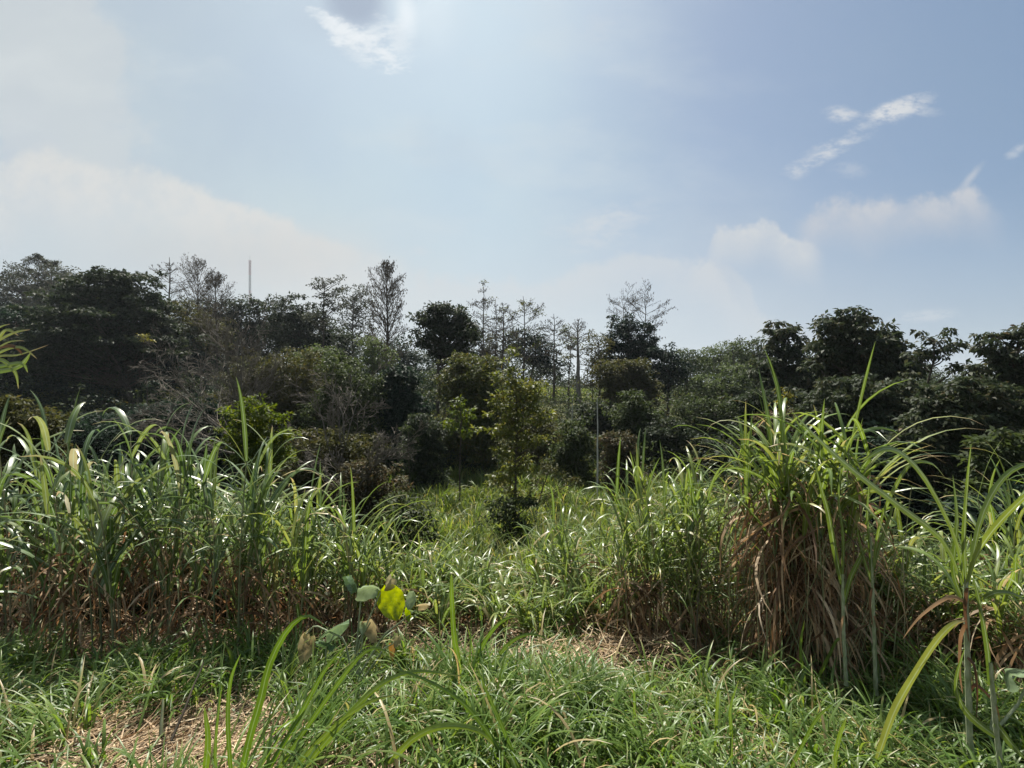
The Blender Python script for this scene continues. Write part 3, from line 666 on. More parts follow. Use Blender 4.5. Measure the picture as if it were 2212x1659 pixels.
BT('thin bare seed-pod tree close behind the cone-topped one', 52, 1070, 650, 26, tr=.13, pods=.7, start=.45, group=RB)
BT('thick-stemmed bare seed-pod tree, second of the three in the middle', 50, 1086, 655, 36, tr=.2, pods=.7, start=.5, group=RB, bark='bark')
BT('bare seed-pod tree with a wide tiered top above a dark round tree', 48, 1130, 640, 46, tr=.15, pods=.7, start=.5, group=RB, leafy=.08, mat='gold')
LT('dark round tree behind the wide-tiered bare tree', 62, 1140, 'deep', .36, [(1120, 735, 32, 24), (1150, 755, 36, 30), (1180, 780, 34, 28), (1210, 800, 26, 20)], spacing=1.1, per=16, tr=.24)
BT('thin pale bare tree on the grassy ridge between the wide-tiered and the snapped one', 46, 1196, 678, 30, tr=.14, pods=.4, start=.5, group=RB, by=862)
LT('slim tree with a few yellowish leaves on the grassy ridge', 48, 1228, 'gold', .22, [(1226, 716, 16, 12), (1230, 740, 20, 16), (1222, 770, 14, 12)], spacing=.6, per=7, tr=.10, limbs=.8, hollow=.1, by=866)
BT('bare tree with thick pale trunk and a snapped-off flat top', 44, 1250, 690, 30, tr=.26, pods=.4, start=.55, bark='barkgrey', by=870)
BT('crooked thin bare tree just behind the snapped-top trunk', 58, 1280, 745, 30, tr=.12, pods=.3, start=.4, group=RB)
LT('dark tower-like tree in front of the wide umbrella-shaped bare tree', 44, 1345, 'deep', .28, [(1340, 700, 24, 20), (1340, 730, 30, 28), (1385, 715, 22, 22), (1385, 750, 34, 30), (1335, 770, 40, 30)], spacing=.75, per=18, tr=.22)
BT('wide umbrella-shaped bare tree, its trunk rising out of a dark crown', 46, 1392, 652, 62, style='umbrella', tr=.17, pods=.8, start=.55, group=RB)
BT('flat-topped bare tree just left of the wide umbrella-shaped one', 50, 1345, 652, 50, style='umbrella', tr=.13, pods=.8, start=.8, group=RB)
LT('loose brown tree on the near side of the dark tower-like tree', 42, 1300, 'olive', .22, [(1290, 750, 30, 30), (1300, 790, 36, 26), (1280, 820, 30, 20)], spacing=.75, per=8, tr=.14, hollow=.2, limbs=.5)
LT('spreading olive brown tree in front of the dark tower-like tree', 36, 1345, 'olive', .22, [(1330, 795, 44, 20), (1375, 800, 40, 22), (1390, 830, 34, 16), (1350, 825, 40, 18)], skirt=True, spacing=.6, per=14, flat=.4, tr=.16, by=880)
LT('dark tree with a rounded top, the rightmost of the dark ridge clump', 42, 1440, 'deep', .26, [(1430, 762, 28, 22), (1450, 790, 40, 30), (1430, 825, 40, 26)], spacing=.75, per=15, tr=.18, by=875)
LT('pale olive tree with fine branches beside the dark ridge clump', 50, 1485, 'mid', .26, [(1480, 770, 30, 20), (1510, 775, 30, 22), (1490, 810, 40, 26)], spacing=.9, per=10, tr=.16, limbs=.4)
LT('hazy pale green round tree in the dip of the skyline', 66, 1555, 'pale', .36, [(1540, 765, 30, 20), (1575, 755, 34, 18), (1560, 790, 50, 28)], spacing=1.2, per=12, tr=.22)
LT('hazy mid green tree beside the dip of the skyline', 60, 1615, 'mid', .34, [(1605, 750, 28, 18), (1640, 750, 30, 20), (1620, 790, 50, 34), (1500, 850, 50, 34)], spacing=1.1, per=12, tr=.22)
LT('bright green bushy tree below the dip of the skyline', 40, 1550, 'pale', .24, [(1530, 830, 36, 22), (1560, 850, 44, 28), (1590, 810, 34, 22)], skirt=True, spacing=.75, per=12, tr=.14)
# right-hand broad-leaved trees, nearer
RT = dict(flat=.6, droop=.75, aspect=.5, crad=.6)
LT('dark broad-leaved tree with a narrow lumpy tower top', 27, 1700, 'teak', .25, [(1690, 706, 28, 22), (1705, 742, 42, 28), (1690, 785, 52, 30), (1720, 820, 50, 30), (1660, 820, 40, 34)], spacing=.62, per=18, tr=.18, limbs=.35, **RT)
LT('largest dark broad-leaved tree, dome top standing highest over the right slope', 22, 1850, 'teak', .22, [(1832, 686, 38, 24), (1795, 715, 46, 26), (1875, 712, 50, 28), (1850, 750, 84, 32), (1790, 770, 52, 30), (1920, 762, 50, 30), (1870, 800, 80, 30), (1950, 800, 44, 28)], spacing=.56, per=18, tr=.2, limbs=.4, hollow=.45, **RT)
LT('leaning broad-leaved branch with open ragged leaf clusters against the sky', 19, 1975, 'teak', .20, [(2012, 728, 30, 14), (2045, 745, 34, 16), (2020, 772, 26, 13), (2060, 790, 24, 12), (1995, 765, 12, 10), (1975, 770, 18, 16)], spacing=.48, per=11, tr=.10, limbs=.8, hollow=.1, **RT)
LT('tall dark broad-leaved tree cut off by the right edge', 17, 2200, 'teak', .20, [(2130, 740, 22, 24), (2165, 720, 26, 10), (2160, 780, 40, 28), (2205, 770, 44, 40), (2110, 800, 22, 16), (2210, 715, 20, 14), (2180, 830, 60, 30), (2250, 800, 50, 50)], spacing=.48, per=18, tr=.17, limbs=.4, hollow=.45, **RT)
LT('broad dark bushy tree under the largest broad-leaved tree', 18, 1880, 'teak', .18, [(1840, 850, 80, 34), (1920, 850, 70, 34), (1800, 900, 60, 40), (1900, 910, 90, 40), (1990, 860, 50, 36)], skirt=True, spacing=.5, per=17, tr=.14, limbs=.25, **RT)
LT('sunlit broad-leaved bushy tree low at the right, leaves glinting', 14, 2080, 'teak', .16, [(2040, 850, 56, 30), (2110, 850, 60, 34), (2060, 900, 80, 36), (2160, 890, 60, 40), (2000, 940, 60, 40)], skirt=True, spacing=.40, per=17, tr=.12, limbs=.25, **RT)
LT('dark bushy tree filling the hollow behind the single tall cane', 15, 2000, 'deep', .2, [(1960, 990, 70, 50), (2060, 1000, 80, 50), (2000, 1080, 110, 50), (1900, 1060, 60, 60)], skirt=True, spacing=.45, per=13, tr=.12)
LT('rust-tinged leafy bush at the right edge below the sunlit tree', 11, 2190, 'mid', .15, [(2170, 960, 60, 30), (2220, 1000, 60, 40), (2150, 1040, 50, 30)], spacing=.34, per=12, tr=.08, cat='shrub', name='leafy_bush')
LT('shaded leafy thicket bush at the right edge behind the cane fan', 9, 2170, 'deep', .13, [(2130, 1120, 70, 50), (2210, 1110, 60, 60), (2180, 1190, 80, 50)], spacing=.28, per=12, tr=.06, cat='shrub', name='leafy_bush')
LT('dense dark bushy tree above the big brown cane clump', 24, 1700, 'dark', .24, [(1650, 870, 60, 30), (1720, 880, 60, 30), (1680, 930, 80, 40), (1760, 940, 60, 40)], skirt=True, spacing=.6, per=13, tr=.14)
LT('light green bushy tree with airy crown between slope and skyline dip', 32, 1540, 'mid', .2, [(1500, 880, 40, 24), (1550, 890, 50, 28), (1590, 920, 50, 30), (1520, 930, 46, 28)], skirt=True, spacing=.6, per=12, tr=.12)
LT('small yellow green sprig bush behind the cane tips', 22, 1695, 'yellow', .15, [(1695, 846, 14, 9)], spacing=.35, per=7, tr=.04, cat='shrub', name='yellow_bush')
LT('pinkish brown withered bush above the brown cane clump', 20, 1690, 'russet', .15, [(1670, 905, 40, 16), (1720, 900, 34, 16)], spacing=.4, per=8, tr=.06, cat='shrub', name='withered_bush')
# slope below the ridge
LT('very dark green rounded bush tree left of the domed tree trunk', 26, 870, 'deep', .20, [(865, 815, 36, 26), (850, 860, 44, 34), (890, 880, 44, 30), (840, 900, 40, 30)], skirt=True, spacing=.48, per=17, tr=.12, droop=.8)
LT('dark drooping bush at the foot of the domed tree', 22, 915, 'dark', .17, [(915, 915, 34, 22), (900, 940, 30, 20), (930, 945, 30, 22)], spacing=.42, per=13, tr=.07, cat='shrub', name='drooping_bush', droop=.7)
LT('yellow green young tree with whorled sprays in front of the gold trees', 20, 990, 'bright', .16, [(985, 870, 18, 12), (995, 890, 28, 14), (985, 915, 30, 12), (1000, 940, 24, 12)], spacing=.4, per=8, tr=.05, flat=.3, hollow=.2, limbs=.6)
LT('golden olive tree between the domed tree and the central sapling', 27, 1000, 'gold', .19, [(1000, 780, 34, 20), (985, 815, 44, 22), (1020, 840, 50, 24), (1005, 875, 40, 22)], skirt=True, spacing=.5, per=11, tr=.11, flat=.45)
LT('golden olive tree close behind the central sapling', 26, 1045, 'gold', .19, [(1045, 780, 28, 18), (1040, 820, 44, 26), (1060, 865, 50, 30), (1080, 910, 44, 30)], skirt=True, spacing=.5, per=10, tr=.1, flat=.45)
LT('tall slim golden-leaved sapling in the middle of the clearing', 14.5, 1107, 'sapling', .13, [(1103, 775, 15, 22), (1100, 812, 36, 20), (1122, 845, 54, 22), (1100, 870, 50, 20), (1130, 900, 60, 20), (1090, 930, 48, 16), (1140, 950, 50, 16), (1100, 975, 36, 12), (1120, 1005, 46, 16), (1090, 1040, 40, 18), (1125, 1070, 40, 16)], spacing=.31, per=9, tr=.055, flat=.4, limbs=.45, hollow=.15, by=1195, low=.12, bark='bark', droop=.3, dz=.6)
LT('small dark-leaved bush growing round the foot of the slim sapling', 12.5, 1100, 'mid', .10, [(1080, 1095, 30, 20), (1120, 1090, 34, 18), (1095, 1130, 36, 16), (1125, 1145, 24, 12), (1095, 1165, 26, 12)], spacing=.24, per=11, tr=.05, skirt=False, cat='shrub', name='small_bush', limbs=.5, by=1215, hollow=.2)
LT('low arching branch tree leaning out of the sapling towards the grass', 18, 1150, 'olive', .11, [(1190, 1010, 26, 14), (1225, 1035, 24, 12), (1165, 1035, 24, 14), (1205, 1060, 22, 10)], spacing=.36, per=8, tr=.05, hollow=.1, limbs=.9, by=1110, low=.1)
LT('thicket tree of olive leaves behind the sapling trunk', 27, 1160, 'olive', .17, [(1150, 910, 50, 24), (1190, 950, 50, 26), (1140, 970, 50, 26), (1210, 990, 44, 24)], spacing=.5, per=10, tr=.07)
LT('grey green shrub on the slope beside the pale thin trunk', 24, 1240, 'mid', .17, [(1235, 930, 34, 20), (1260, 960, 34, 22), (1220, 975, 36, 20)], spacing=.42, per=10, tr=.06, cat='shrub', name='slope_shrub')
LT('russet brown round shrub beside the pale thin trunk', 22, 1335, 'russet', .15, [(1335, 950, 38, 22), (1345, 975, 34, 18)], spacing=.36, per=10, tr=.06, cat='shrub', name='russet_shrub')
LT('glossy dark green bush on the slope above the russet shrub', 28, 1370, 'mid', .20, [(1370, 865, 30, 20), (1350, 890, 34, 22), (1395, 895, 34, 22), (1385, 930, 36, 22)], spacing=.5, per=13, tr=.08, cat='shrub', name='glossy_bush')
LT('dark low bush on the slope under the grassy ridge', 32, 1290, 'dark', .22, [(1270, 885, 34, 16), (1310, 890, 34, 16), (1320, 920, 30, 20)], spacing=.55, per=12, tr=.08, cat='shrub', name='slope_shrub')
LT('dark green bush in the shadow where the slope meets the right trees', 26, 1460, 'dark', .2, [(1440, 930, 44, 26), (1480, 960, 44, 28), (1540, 980, 60, 28), (1600, 985, 60, 24)], spacing=.5, per=12, tr=.08, cat='shrub', name='slope_shrub')
def thin_trunk(label, d, px, top, bot, r, lean=0, bark='barkpale'):
    a = W(px, bot, d); a[2] = min(a[2], float(ground(a[0], a[1]))); b = W(px+lean, top, d); o = root('sapling', a, label, 'sapling')
    mb = MB(); P = trunk_pts(a-np.array([0, 0, .1]), b, 8, .008); tubes(mb, P[None], np.linspace(r, r*.4, 8)[None], 6); mb.build('trunk', bark, o).location = -Vector(a)
    C = b+rng.normal(0, .35, (9, 3))*np.array([1, 1, .8]); mt = MB(); clump_leaves(mt, C, .28, 8, .17, .6, .4); mt.build('foliage', 'mid', o).location = -Vector(a)
thin_trunk('thin pale straight trunk left of the russet shrub', 21, 1290, 860, 985, .05)
thin_trunk('thin pale trunk on the slope left of the snapped-top tree foot', 26, 1237, 862, 935, .04)
# left middle: dead wood and thickets
cfgd = dict(wob=.10, trop=.02, n=[5, 6, 6], t0=.2, ang=(.35, .95), len=(.42, .62), rmin=.012, taper=.3, rr=.55)
dead_bush('dead grey tree with a bundle of upright bare stems, largest dead tree', 22, 500, [(-.15, 0, 1, 235), (.05, .1, 1, 270), (.2, 0, 1, 235), (-.4, .1, 1, 215), (-.02, -.1, 1, 255), (.45, 0, 1, 215), (.1, .1, 1, 240), (-.7, 0, 1, 200), (.7, .1, 1, 190)], cfgd, .25, tr=.055, by=960)
dead_bush('fallen dead tree crown with long grey branches arching towards the dark trees', 17, 560, [(-1, -.1, .45, 300), (-1, .1, .75, 300), (-1, 0, 1.0, 260), (-.8, 0, .25, 250), (-1, 0, .15, 200)], dict(cfgd, trop=-.015), .2, tr=.055, by=985)
dead_bush('dead brushy tree with fine grey twigs beside the yellow green shrub', 16, 720, [(-.5, 0, 1, 200), (.3, 0, 1, 230), (.9, 0, .7, 190), (-.9, .1, .5, 180), (.05, .1, 1, 220), (1, 0, .35, 170)], cfgd, .25, tr=.045, by=1030)
dead_bush('low tangle of dry twigs leaning over the brown thicket', 13, 780, [(-.6, 0, .6, 130), (.7, 0, .5, 130), (.2, 0, 1, 120), (-1, 0, .3, 140)], cfgd, .2, tr=.03, by=1060, name='dry_tangle', cat='dead bush')
LT('brown green thicket of fine leaves behind the dead trees', 27, 600, 'olive', .17, [(560, 800, 60, 36), (640, 790, 60, 34), (600, 860, 80, 40), (520, 870, 70, 40), (690, 840, 60, 40)], spacing=.55, per=8, tr=.08, stems=4, hollow=.2, cat='thicket', name='thicket')
LT('grey green tall thicket beside the very dark rounded bush tree', 25, 740, 'mid', .16, [(740, 800, 50, 34), (760, 860, 60, 40), (700, 900, 60, 40), (800, 840, 34, 34)], spacing=.5, per=8, tr=.07, stems=4, hollow=.2, cat='thicket', name='thicket')
LT('low thicket of olive and grey leaves under the dead brushy tree', 17, 740, 'olive', .13, [(700, 960, 70, 34), (770, 970, 60, 34), (730, 1020, 70, 34), (660, 1000, 50, 34)], spacing=.38, per=9, tr=.06, stems=4, hollow=.2, cat='thicket', name='thicket')
LT('russet leaved thicket running down to the clearing edge', 13, 800, 'russet', .11, [(790, 1020, 50, 26), (830, 1050, 46, 26), (760, 1060, 50, 30), (820, 1090, 40, 20)], spacing=.3, per=10, tr=.05, stems=3, hollow=.2, cat='thicket', name='thicket')
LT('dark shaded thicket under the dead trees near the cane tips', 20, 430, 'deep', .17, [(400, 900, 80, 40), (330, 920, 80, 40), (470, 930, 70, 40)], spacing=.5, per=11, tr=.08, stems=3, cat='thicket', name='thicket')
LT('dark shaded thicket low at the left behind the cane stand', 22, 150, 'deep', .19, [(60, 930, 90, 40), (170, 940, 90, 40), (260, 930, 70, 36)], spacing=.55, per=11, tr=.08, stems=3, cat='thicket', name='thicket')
LT('bright yellow green shrub with feathery leaves rising over the cane stand', 9.5, 560, 'bright', .085, [(535, 868, 22, 12), (560, 880, 26, 14), (505, 895, 26, 12), (600, 905, 26, 12), (550, 912, 48, 16), (625, 935, 18, 16), (590, 945, 34, 16), (480, 925, 18, 10), (520, 950, 40, 18), (570, 985, 60, 26)], cat='shrub', name='leafy_shrub', spacing=.17, per=9, tr=.04, flat=.5, droop=.1, aspect=.34, hollow=.15, stems=4)
LT('olive green shrub at the left edge behind the tall cane tips', 9, 60, 'olive', .08, [(30, 890, 44, 26), (80, 905, 46, 20), (20, 930, 60, 30), (110, 920, 26, 14)], cat='shrub', name='leafy_shrub', spacing=.2, per=14, tr=.04, stems=3)
LT('bright grassy bush at the far edge of the clearing', 22, 935, 'pale', .12, [(930, 1020, 40, 16), (915, 1045, 44, 18), (960, 1050, 34, 16), (925, 1070, 44, 14)], cat='shrub', name='clearing_bush', spacing=.42, hollow=.15, per=7, tr=.04, droop=.1, stems=3)
LT('slim dark sapling with tufted leaves at the clearing edge', 21, 885, 'mid', .12, [(878, 930, 12, 14), (885, 965, 22, 16), (880, 1000, 24, 14), (890, 1030, 16, 12)], spacing=.4, per=9, tr=.045, limbs=.7, hollow=.1, by=1075)
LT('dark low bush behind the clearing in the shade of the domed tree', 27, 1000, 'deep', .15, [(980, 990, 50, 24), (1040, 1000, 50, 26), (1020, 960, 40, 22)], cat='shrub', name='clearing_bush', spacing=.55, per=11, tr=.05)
LT('green undershrub on the near side of the russet thicket', 10, 880, 'mid', .09, [(860, 1085, 34, 22), (900, 1105, 34, 18), (840, 1125, 40, 20)], cat='shrub', name='clearing_bush', spacing=.24, per=11, tr=.03, stems=3)

# lattice mast far behind the trees
def mast():
    d = 230.0; base = G(540, d); top = W(540, 562, d); o = root('lattice_mast', base, 'very thin lattice radio mast rising behind the bare trees', 'mast')
    w = .5; H = top[2]-base[2]; n = 40
    zs = np.linspace(0, H, n+1); corners = [np.array([w*math.cos(a), w*math.sin(a), 0]) for a in (0, 2.094, 4.189)]
    seg_r, seg_w = [], []
    for c in corners:
        for i in range(n):
            (seg_r if (i//5) % 2 else seg_w).append((c+[0, 0, zs[i]], c+[0, 0, zs[i+1]]))
    br = []
    for i in range(n):
        for k in range(3):
            a, b = corners[k], corners[(k+1) % 3]; br.append((a+[0, 0, zs[i]], b+[0, 0, zs[i+1]])); br.append((a+[0, 0, zs[i]], b+[0, 0, zs[i]]))
    for nm, sg, mt, r in (('red_section', seg_r, 'mast_red', .10), ('white_section', seg_w, 'mast_white', .10), ('bracing', br, 'mast_white', .05)):
        mb = MB(); P = np.array(sg, float); tubes(mb, P, np.full(P.shape[:2], r), 4); mb.build(nm, mt, o)
    mb = MB(); P = np.array([[[0, 0, H], [0, 0, H+2.5]]], float); tubes(mb, P, np.full((1, 2), .05), 4); mb.build('antenna', 'mast_white', o)
    gy = []
    for k in range(3):
        a = k*2.094+.5
        for hh in (.4, .75): gy.append(([0, 0, H*hh], [math.cos(a)*H*.35, math.sin(a)*H*.35, 0]))
    mb = MB(); P = np.array(gy, float); tubes(mb, P, np.full(P.shape[:2], .02), 3); mb.build('guy_wires', 'mast_white', o)
M['mast_red'] = bark_mat('mast_red', (.35, .10, .07), (.40, .12, .09), 1, .6); M['mast_white'] = bark_mat('mast_white', (.22, .23, .24), (.3, .3, .3), 1, .6)
mast()

# ground cover of the slopes and the clearing (nobody could count it)
def scatter(n, px0, px1, d0, d1, power=1.0):
    d = d0+(d1-d0)*rng.random(n)**power; px = rng.uniform(px0, px1, n); x = (px-CX)/FPX*d
    return np.stack([x, d, ground(x, d)], -1)
def slope_cover(name, mat, n, ph, hmax, leaf, d0=19, d1=95, pw=.8, px0=-900, px1=3100):
    P = scatter(int(n*1.5), px0, px1, d0, d1, pw); u_ = P[:, 0]/P[:, 1]
    keep = ~((P[:, 1] > 60) & (u_ > .02) & (u_ < .5)) & ~((P[:, 1] < 27) & (u_ > -.18) & (u_ < .24)) & ~((P[:, 1] < 22) & (u_ > -.26) & (u_ < .40)); P = P[keep]
    hump = np.clip(.5+.9*np.sin(P[:, 0]*(.9+ph*.2)+np.sin(P[:, 1]*.7+ph)*2+ph)*np.cos(P[:, 1]*.55+P[:, 0]*.35+ph), 0, 1)
    keep = rng.random(len(P)) < .15+.85*hump; P = P[keep]; hump = hump[keep]
    P[:, 2] += rng.random(len(P))*(.3+hmax*hump)*np.clip(P[:, 1]/35, .5, 1.15)
    mb = MB(); clump_leaves(mb, P, .5, 14, leaf, .8, .35, .55); tag(mb.build(name, mat), kind='stuff')
slope_cover('undergrowth', 'mid', 13000, 0.3, 3.2, .24)
slope_cover('undergrowth', 'dark', 16000, 2.1, 4.0, .25)
slope_cover('undergrowth', 'olive', 9000, 4.0, 2.4, .22, d0=20, d1=60)
slope_cover('undergrowth', 'deep', 9000, 5.2, 4.0, .26, d0=32, d1=85, px0=-900, px1=1100)
# the far-off wood along the ridge, one unbroken mass
px = rng.uniform(-200, 2400, 5200); d = rng.uniform(92, 112, 5200)
tp = np.interp(px, [-200, 600, 880, 1190, 1215, 1300, 1320, 1480, 1640, 1990, 2040, 2120, 2400], [700, 705, 745, 775, 829, 829, 790, 775, 770, 790, 824, 826, 800])+10*np.sin(px*.05)+7*np.sin(px*.13)
x = (px-CX)/FPX*d; zt = CAM_Z+(CY-tp)/FPX*d; zg = ground(x, d); P = np.stack([x, d, zg+(zt-zg)*rng.random(5200)**.7], -1); P = P[zt > zg+.4]
mb = MB(); clump_leaves(mb, P, 1.1, 14, .55, .8, .4, .6); tag(mb.build('far_woods', 'dark'), kind='stuff')
P = scatter(26000, 780, 1560, 8, 33, .9); n = len(P); mb = MB()
ribbons(mb, P, rng.random(n)*6.28, rng.uniform(.05, .5, n), rng.uniform(.25, .75, n)*(.8+.4*np.sin(P[:, 0]*.9)*np.cos(P[:, 1]*.6)), .016+.0011*P[:, 1], rng.uniform(.4, 1.8, n), 4)
K = scatter(420, 830, 1520, 8, 30, .9); i = np.repeat(np.arange(len(K)), 40); n = len(i); P = K[i]+rng.normal(0, .22, (n, 3)); P[:, 2] = ground(P[:, 0], P[:, 1]); sz = rng.uniform(.6, 1.4, len(K))[i]
ribbons(mb, P, rng.random(n)*6.28, rng.uniform(.03, .4, n), rng.uniform(.5, 1.1, n)*sz, .018+.0011*P[:, 1], rng.uniform(.4, 1.8, n), 5)
tag(mb.build('meadow_grass', 'meadow'), kind='stuff')
P = scatter(2600, 820, 1540, 9, 29, 1); h_ = np.clip(np.sin(P[:, 0]*1.1+2)*np.cos(P[:, 1]*.8)+.1, 0, 1); P = P[rng.random(len(P)) < h_+.08]; P[:, 2] += rng.random(len(P))*.6
mb = MB(); clump_leaves(mb, P, .26, 11, .12, .8, .3, .5); tag(mb.build('clearing_weeds', 'mid'), kind='stuff')
P = scatter(9000, 1150, 1560, 60, 92, 1); n = len(P); mb = MB()
ribbons(mb, P, rng.random(n)*6.28, rng.uniform(.05, .5, n), rng.uniform(.4, 1.0, n), .07, rng.uniform(.4, 1.4, n), 3)
tag(mb.build('ridge_grass', 'meadow'), kind='stuff')
P = scatter(12000, -1300, 780, 5.6, 20, 1.3); P2 = scatter(11000, 1560, 3500, 6, 22, 1.2); P = np.concatenate([P, P2]); P[:, 2] += rng.random(len(P))*.5; mb = MB()
clump_leaves(mb, P, .3, 8, .13, .8, .3, .5)
tag(mb.build('bank_weeds', 'mid'), kind='stuff')
# ------------------------------------------------------------------ cane (napier grass) stands
CG1, CG2, CG3 = 'tall cane stand along the bank', 'cane clumps in the dip of the bank', 'dry cane clumps by the big brown clump'
CC = cane_clump
cl = [
 ('tall cane clump at the left edge with upright dark leaf spears', 4.9, 40, 868, .10, 16, 'caneblue', dict(leafW=.052)),
 ('cane clump with broad white-shining leaves second from the left edge', 4.6, 175, 905, .12, 15, 'caneblue', dict(leafW=.048)),
 ('tallest cane clump of the stand, one spear rising above its leaves', 4.4, 285, 862, .12, 16, 'caneblue', dict(leafW=.052)),
 ('cane clump with crowded silvery leaves beside the tallest clump', 4.8, 390, 900, .12, 16, 'caneblue', dict(leafW=.048)),
 ('cane clump with a straight dark sheaf of leaves before the yellow green shrub', 4.3, 480, 905, .10, 14, 'caneblue', dict(leafW=.046)),
 ('cane clump with hooked pale leaves under the yellow green shrub', 4.8, 570, 990, .14, 15, 'caneblue', dict(leafW=.040)),
 ('cane clump with narrow silver leaves beside the hooked one', 4.6, 640, 985, .14, 17, 'cane', dict(leafW=.036)),
 ('cane clump with drooping silver leaves at the end of the tall stand', 4.7, 735, 1045, .16, 18, 'cane', dict(leafW=.034)),
 ('lower cane clump behind the wilting big-leaved plant', 5.0, 800, 1100, .16, 16, 'cane', dict(leafW=.032, leafL=(.5, .8))),
]
for i, (lb, d, bx, tp, sp_, nc, mt, kw) in enumerate(cl):
    kw.setdefault('leafL', (.6, 1.05)); CC(lb, d, bx, tp, sp_, max(9, nc-5), mt, dry=.7, rad=.32, group=CG1, nleaf=7, per_dry=8, hvar=.38, power=2.3, **kw)
# a second row behind closes the stand
for lb, d, bx, tp in [('rear cane clump behind the left edge clump, tops just showing', 6.0, 110, 930), ('rear cane clump seen between the silver clumps, shaded', 6.2, 235, 935),
                      ('rear cane clump behind the crowded silvery clump', 6.1, 350, 945), ('rear cane clump behind the dark upright sheaf', 6.2, 455, 985),
                      ('rear cane clump below the yellow green shrub, mostly hidden', 6.4, 560, 1040), ('rear thin cane clump at the end of the tall stand', 6.6, 700, 1075)]:
    CC(lb, d-.3, bx, tp+25, .14, 16, 'caneblue', dry=1.0, rad=.5, group=CG1, leafW=.04, per_dry=12, leafstart=.5, hvar=.35)
small = [
 ('short cane clump right behind the yellow heart-shaped leaf', 5.6, 870, 1130, 14), ('short cane clump with dense upright leaves in the dip', 6.2, 935, 1120, 20),
 ('short cane clump with one tall dark spear in the dip', 6.0, 1000, 1135, 16), ('low arching cane clump at the bottom of the dip', 5.6, 1060, 1245, 14),
 ('low cane clump left of the gap, leaves bleached', 5.3, 960, 1225, 14), ('blue green cane clump just right of the gap', 6.2, 1140, 1170, 16),
 ('bleached arching cane clump climbing out of the dip', 6.0, 1215, 1110, 20), ('dense cane clump with straw tips before the bright meadow', 5.6, 1290, 1030, 20),
 ('low shaggy cane clump above the straw heap', 5.2, 1190, 1215, 16), ('shaggy cane clump with rust-coloured base above the straw heap', 5.0, 1300, 1170, 18),
 ('very small cane clump in the middle gap with bent brown leaves', 5.0, 1110, 1290, 10)]
for lb, d, bx, tp, nc in small:
    CC(lb, d, bx, tp+(42 if bx < 1200 else 22), .22, nc, 'cane', dry=.8, rad=.36, group=CG2, leafW=.031, leafL=(.45, .85), per_dry=7, nleaf=7, leafstart=.12, lean=.2, hvar=.35)
CC('leafy cane clump with silver fan-like leaves reaching over the meadow', 4.9, 1430, 935, .22, 20, 'cane', dry=.5, rad=.34, leafW=.034, group=CG3, leafL=(.6, 1.0), lbias=-.02, hvar=.35)
CC('fine green cane thicket filling the space beside the big brown clump', 5.0, 1520, 985, .22, 26, 'cane', dry=.6, rad=.42, leafW=.022, group=CG3, leafL=(.4, .8), nleaf=9, leafstart=.15)
CC('thin cane clump with rust brown hanging leaves at its foot', 4.6, 1370, 1100, .14, 12, 'cane', dry=1.3, rad=.22, leafW=.018, group=CG3, per_dry=9)
CC('cane clump with dark green leaves at the foot of the big brown clump', 4.5, 1500, 1120, .12, 14, 'cane', dry=.8, rad=.22, leafW=.018, group=CG3, leafL=(.35, .6))
CC('big shaggy cane clump, green crest over a mass of hanging brown leaves', 4.1, 1730, 880, .13, 36, 'cane', dry=1.5, rad=.36, leafW=.042, leafL=(.75, 1.25), nleaf=6, per_dry=15, leafstart=.66, dryL=(.35, .85), lean=.07, bare_culms=260, power=2.2, hvar=.3)
CC('smaller shaggy brown cane clump leaning on the big brown clump', 4.4, 1880, 1060, .12, 18, 'cane', dry=1.1, rad=.28, leafW=.032, group=CG3, per_dry=10, bare_culms=90, leafstart=.4, dryL=(.4, .8))
CC('half dry cane clump between the big brown clump and the tall single cane', 4.2, 2000, 1180, .24, 18, 'cane', dry=1.0, rad=.34, leafW=.03, group=CG3, per_dry=9)
CC('dry brown cane clump at the right edge behind the tall single cane', 3.6, 2170, 1150, .24, 18, 'cane', dry=1.2, rad=.34, leafW=.028, group=CG3, per_dry=11)
CC('silver-leaved cane clump at the right edge with long level leaves', 4.6, 2190, 1010, .26, 14, 'cane', dry=.8, rad=.3, leafW=.034, group=CG3, leafL=(.7, 1.1))
CC('bleached cane clump behind the half dry one, leaves fanning level', 5.4, 2080, 1150, .26, 16, 'cane', dry=.8, rad=.36, leafW=.02, group=CG3, leafL=(.5, .9))

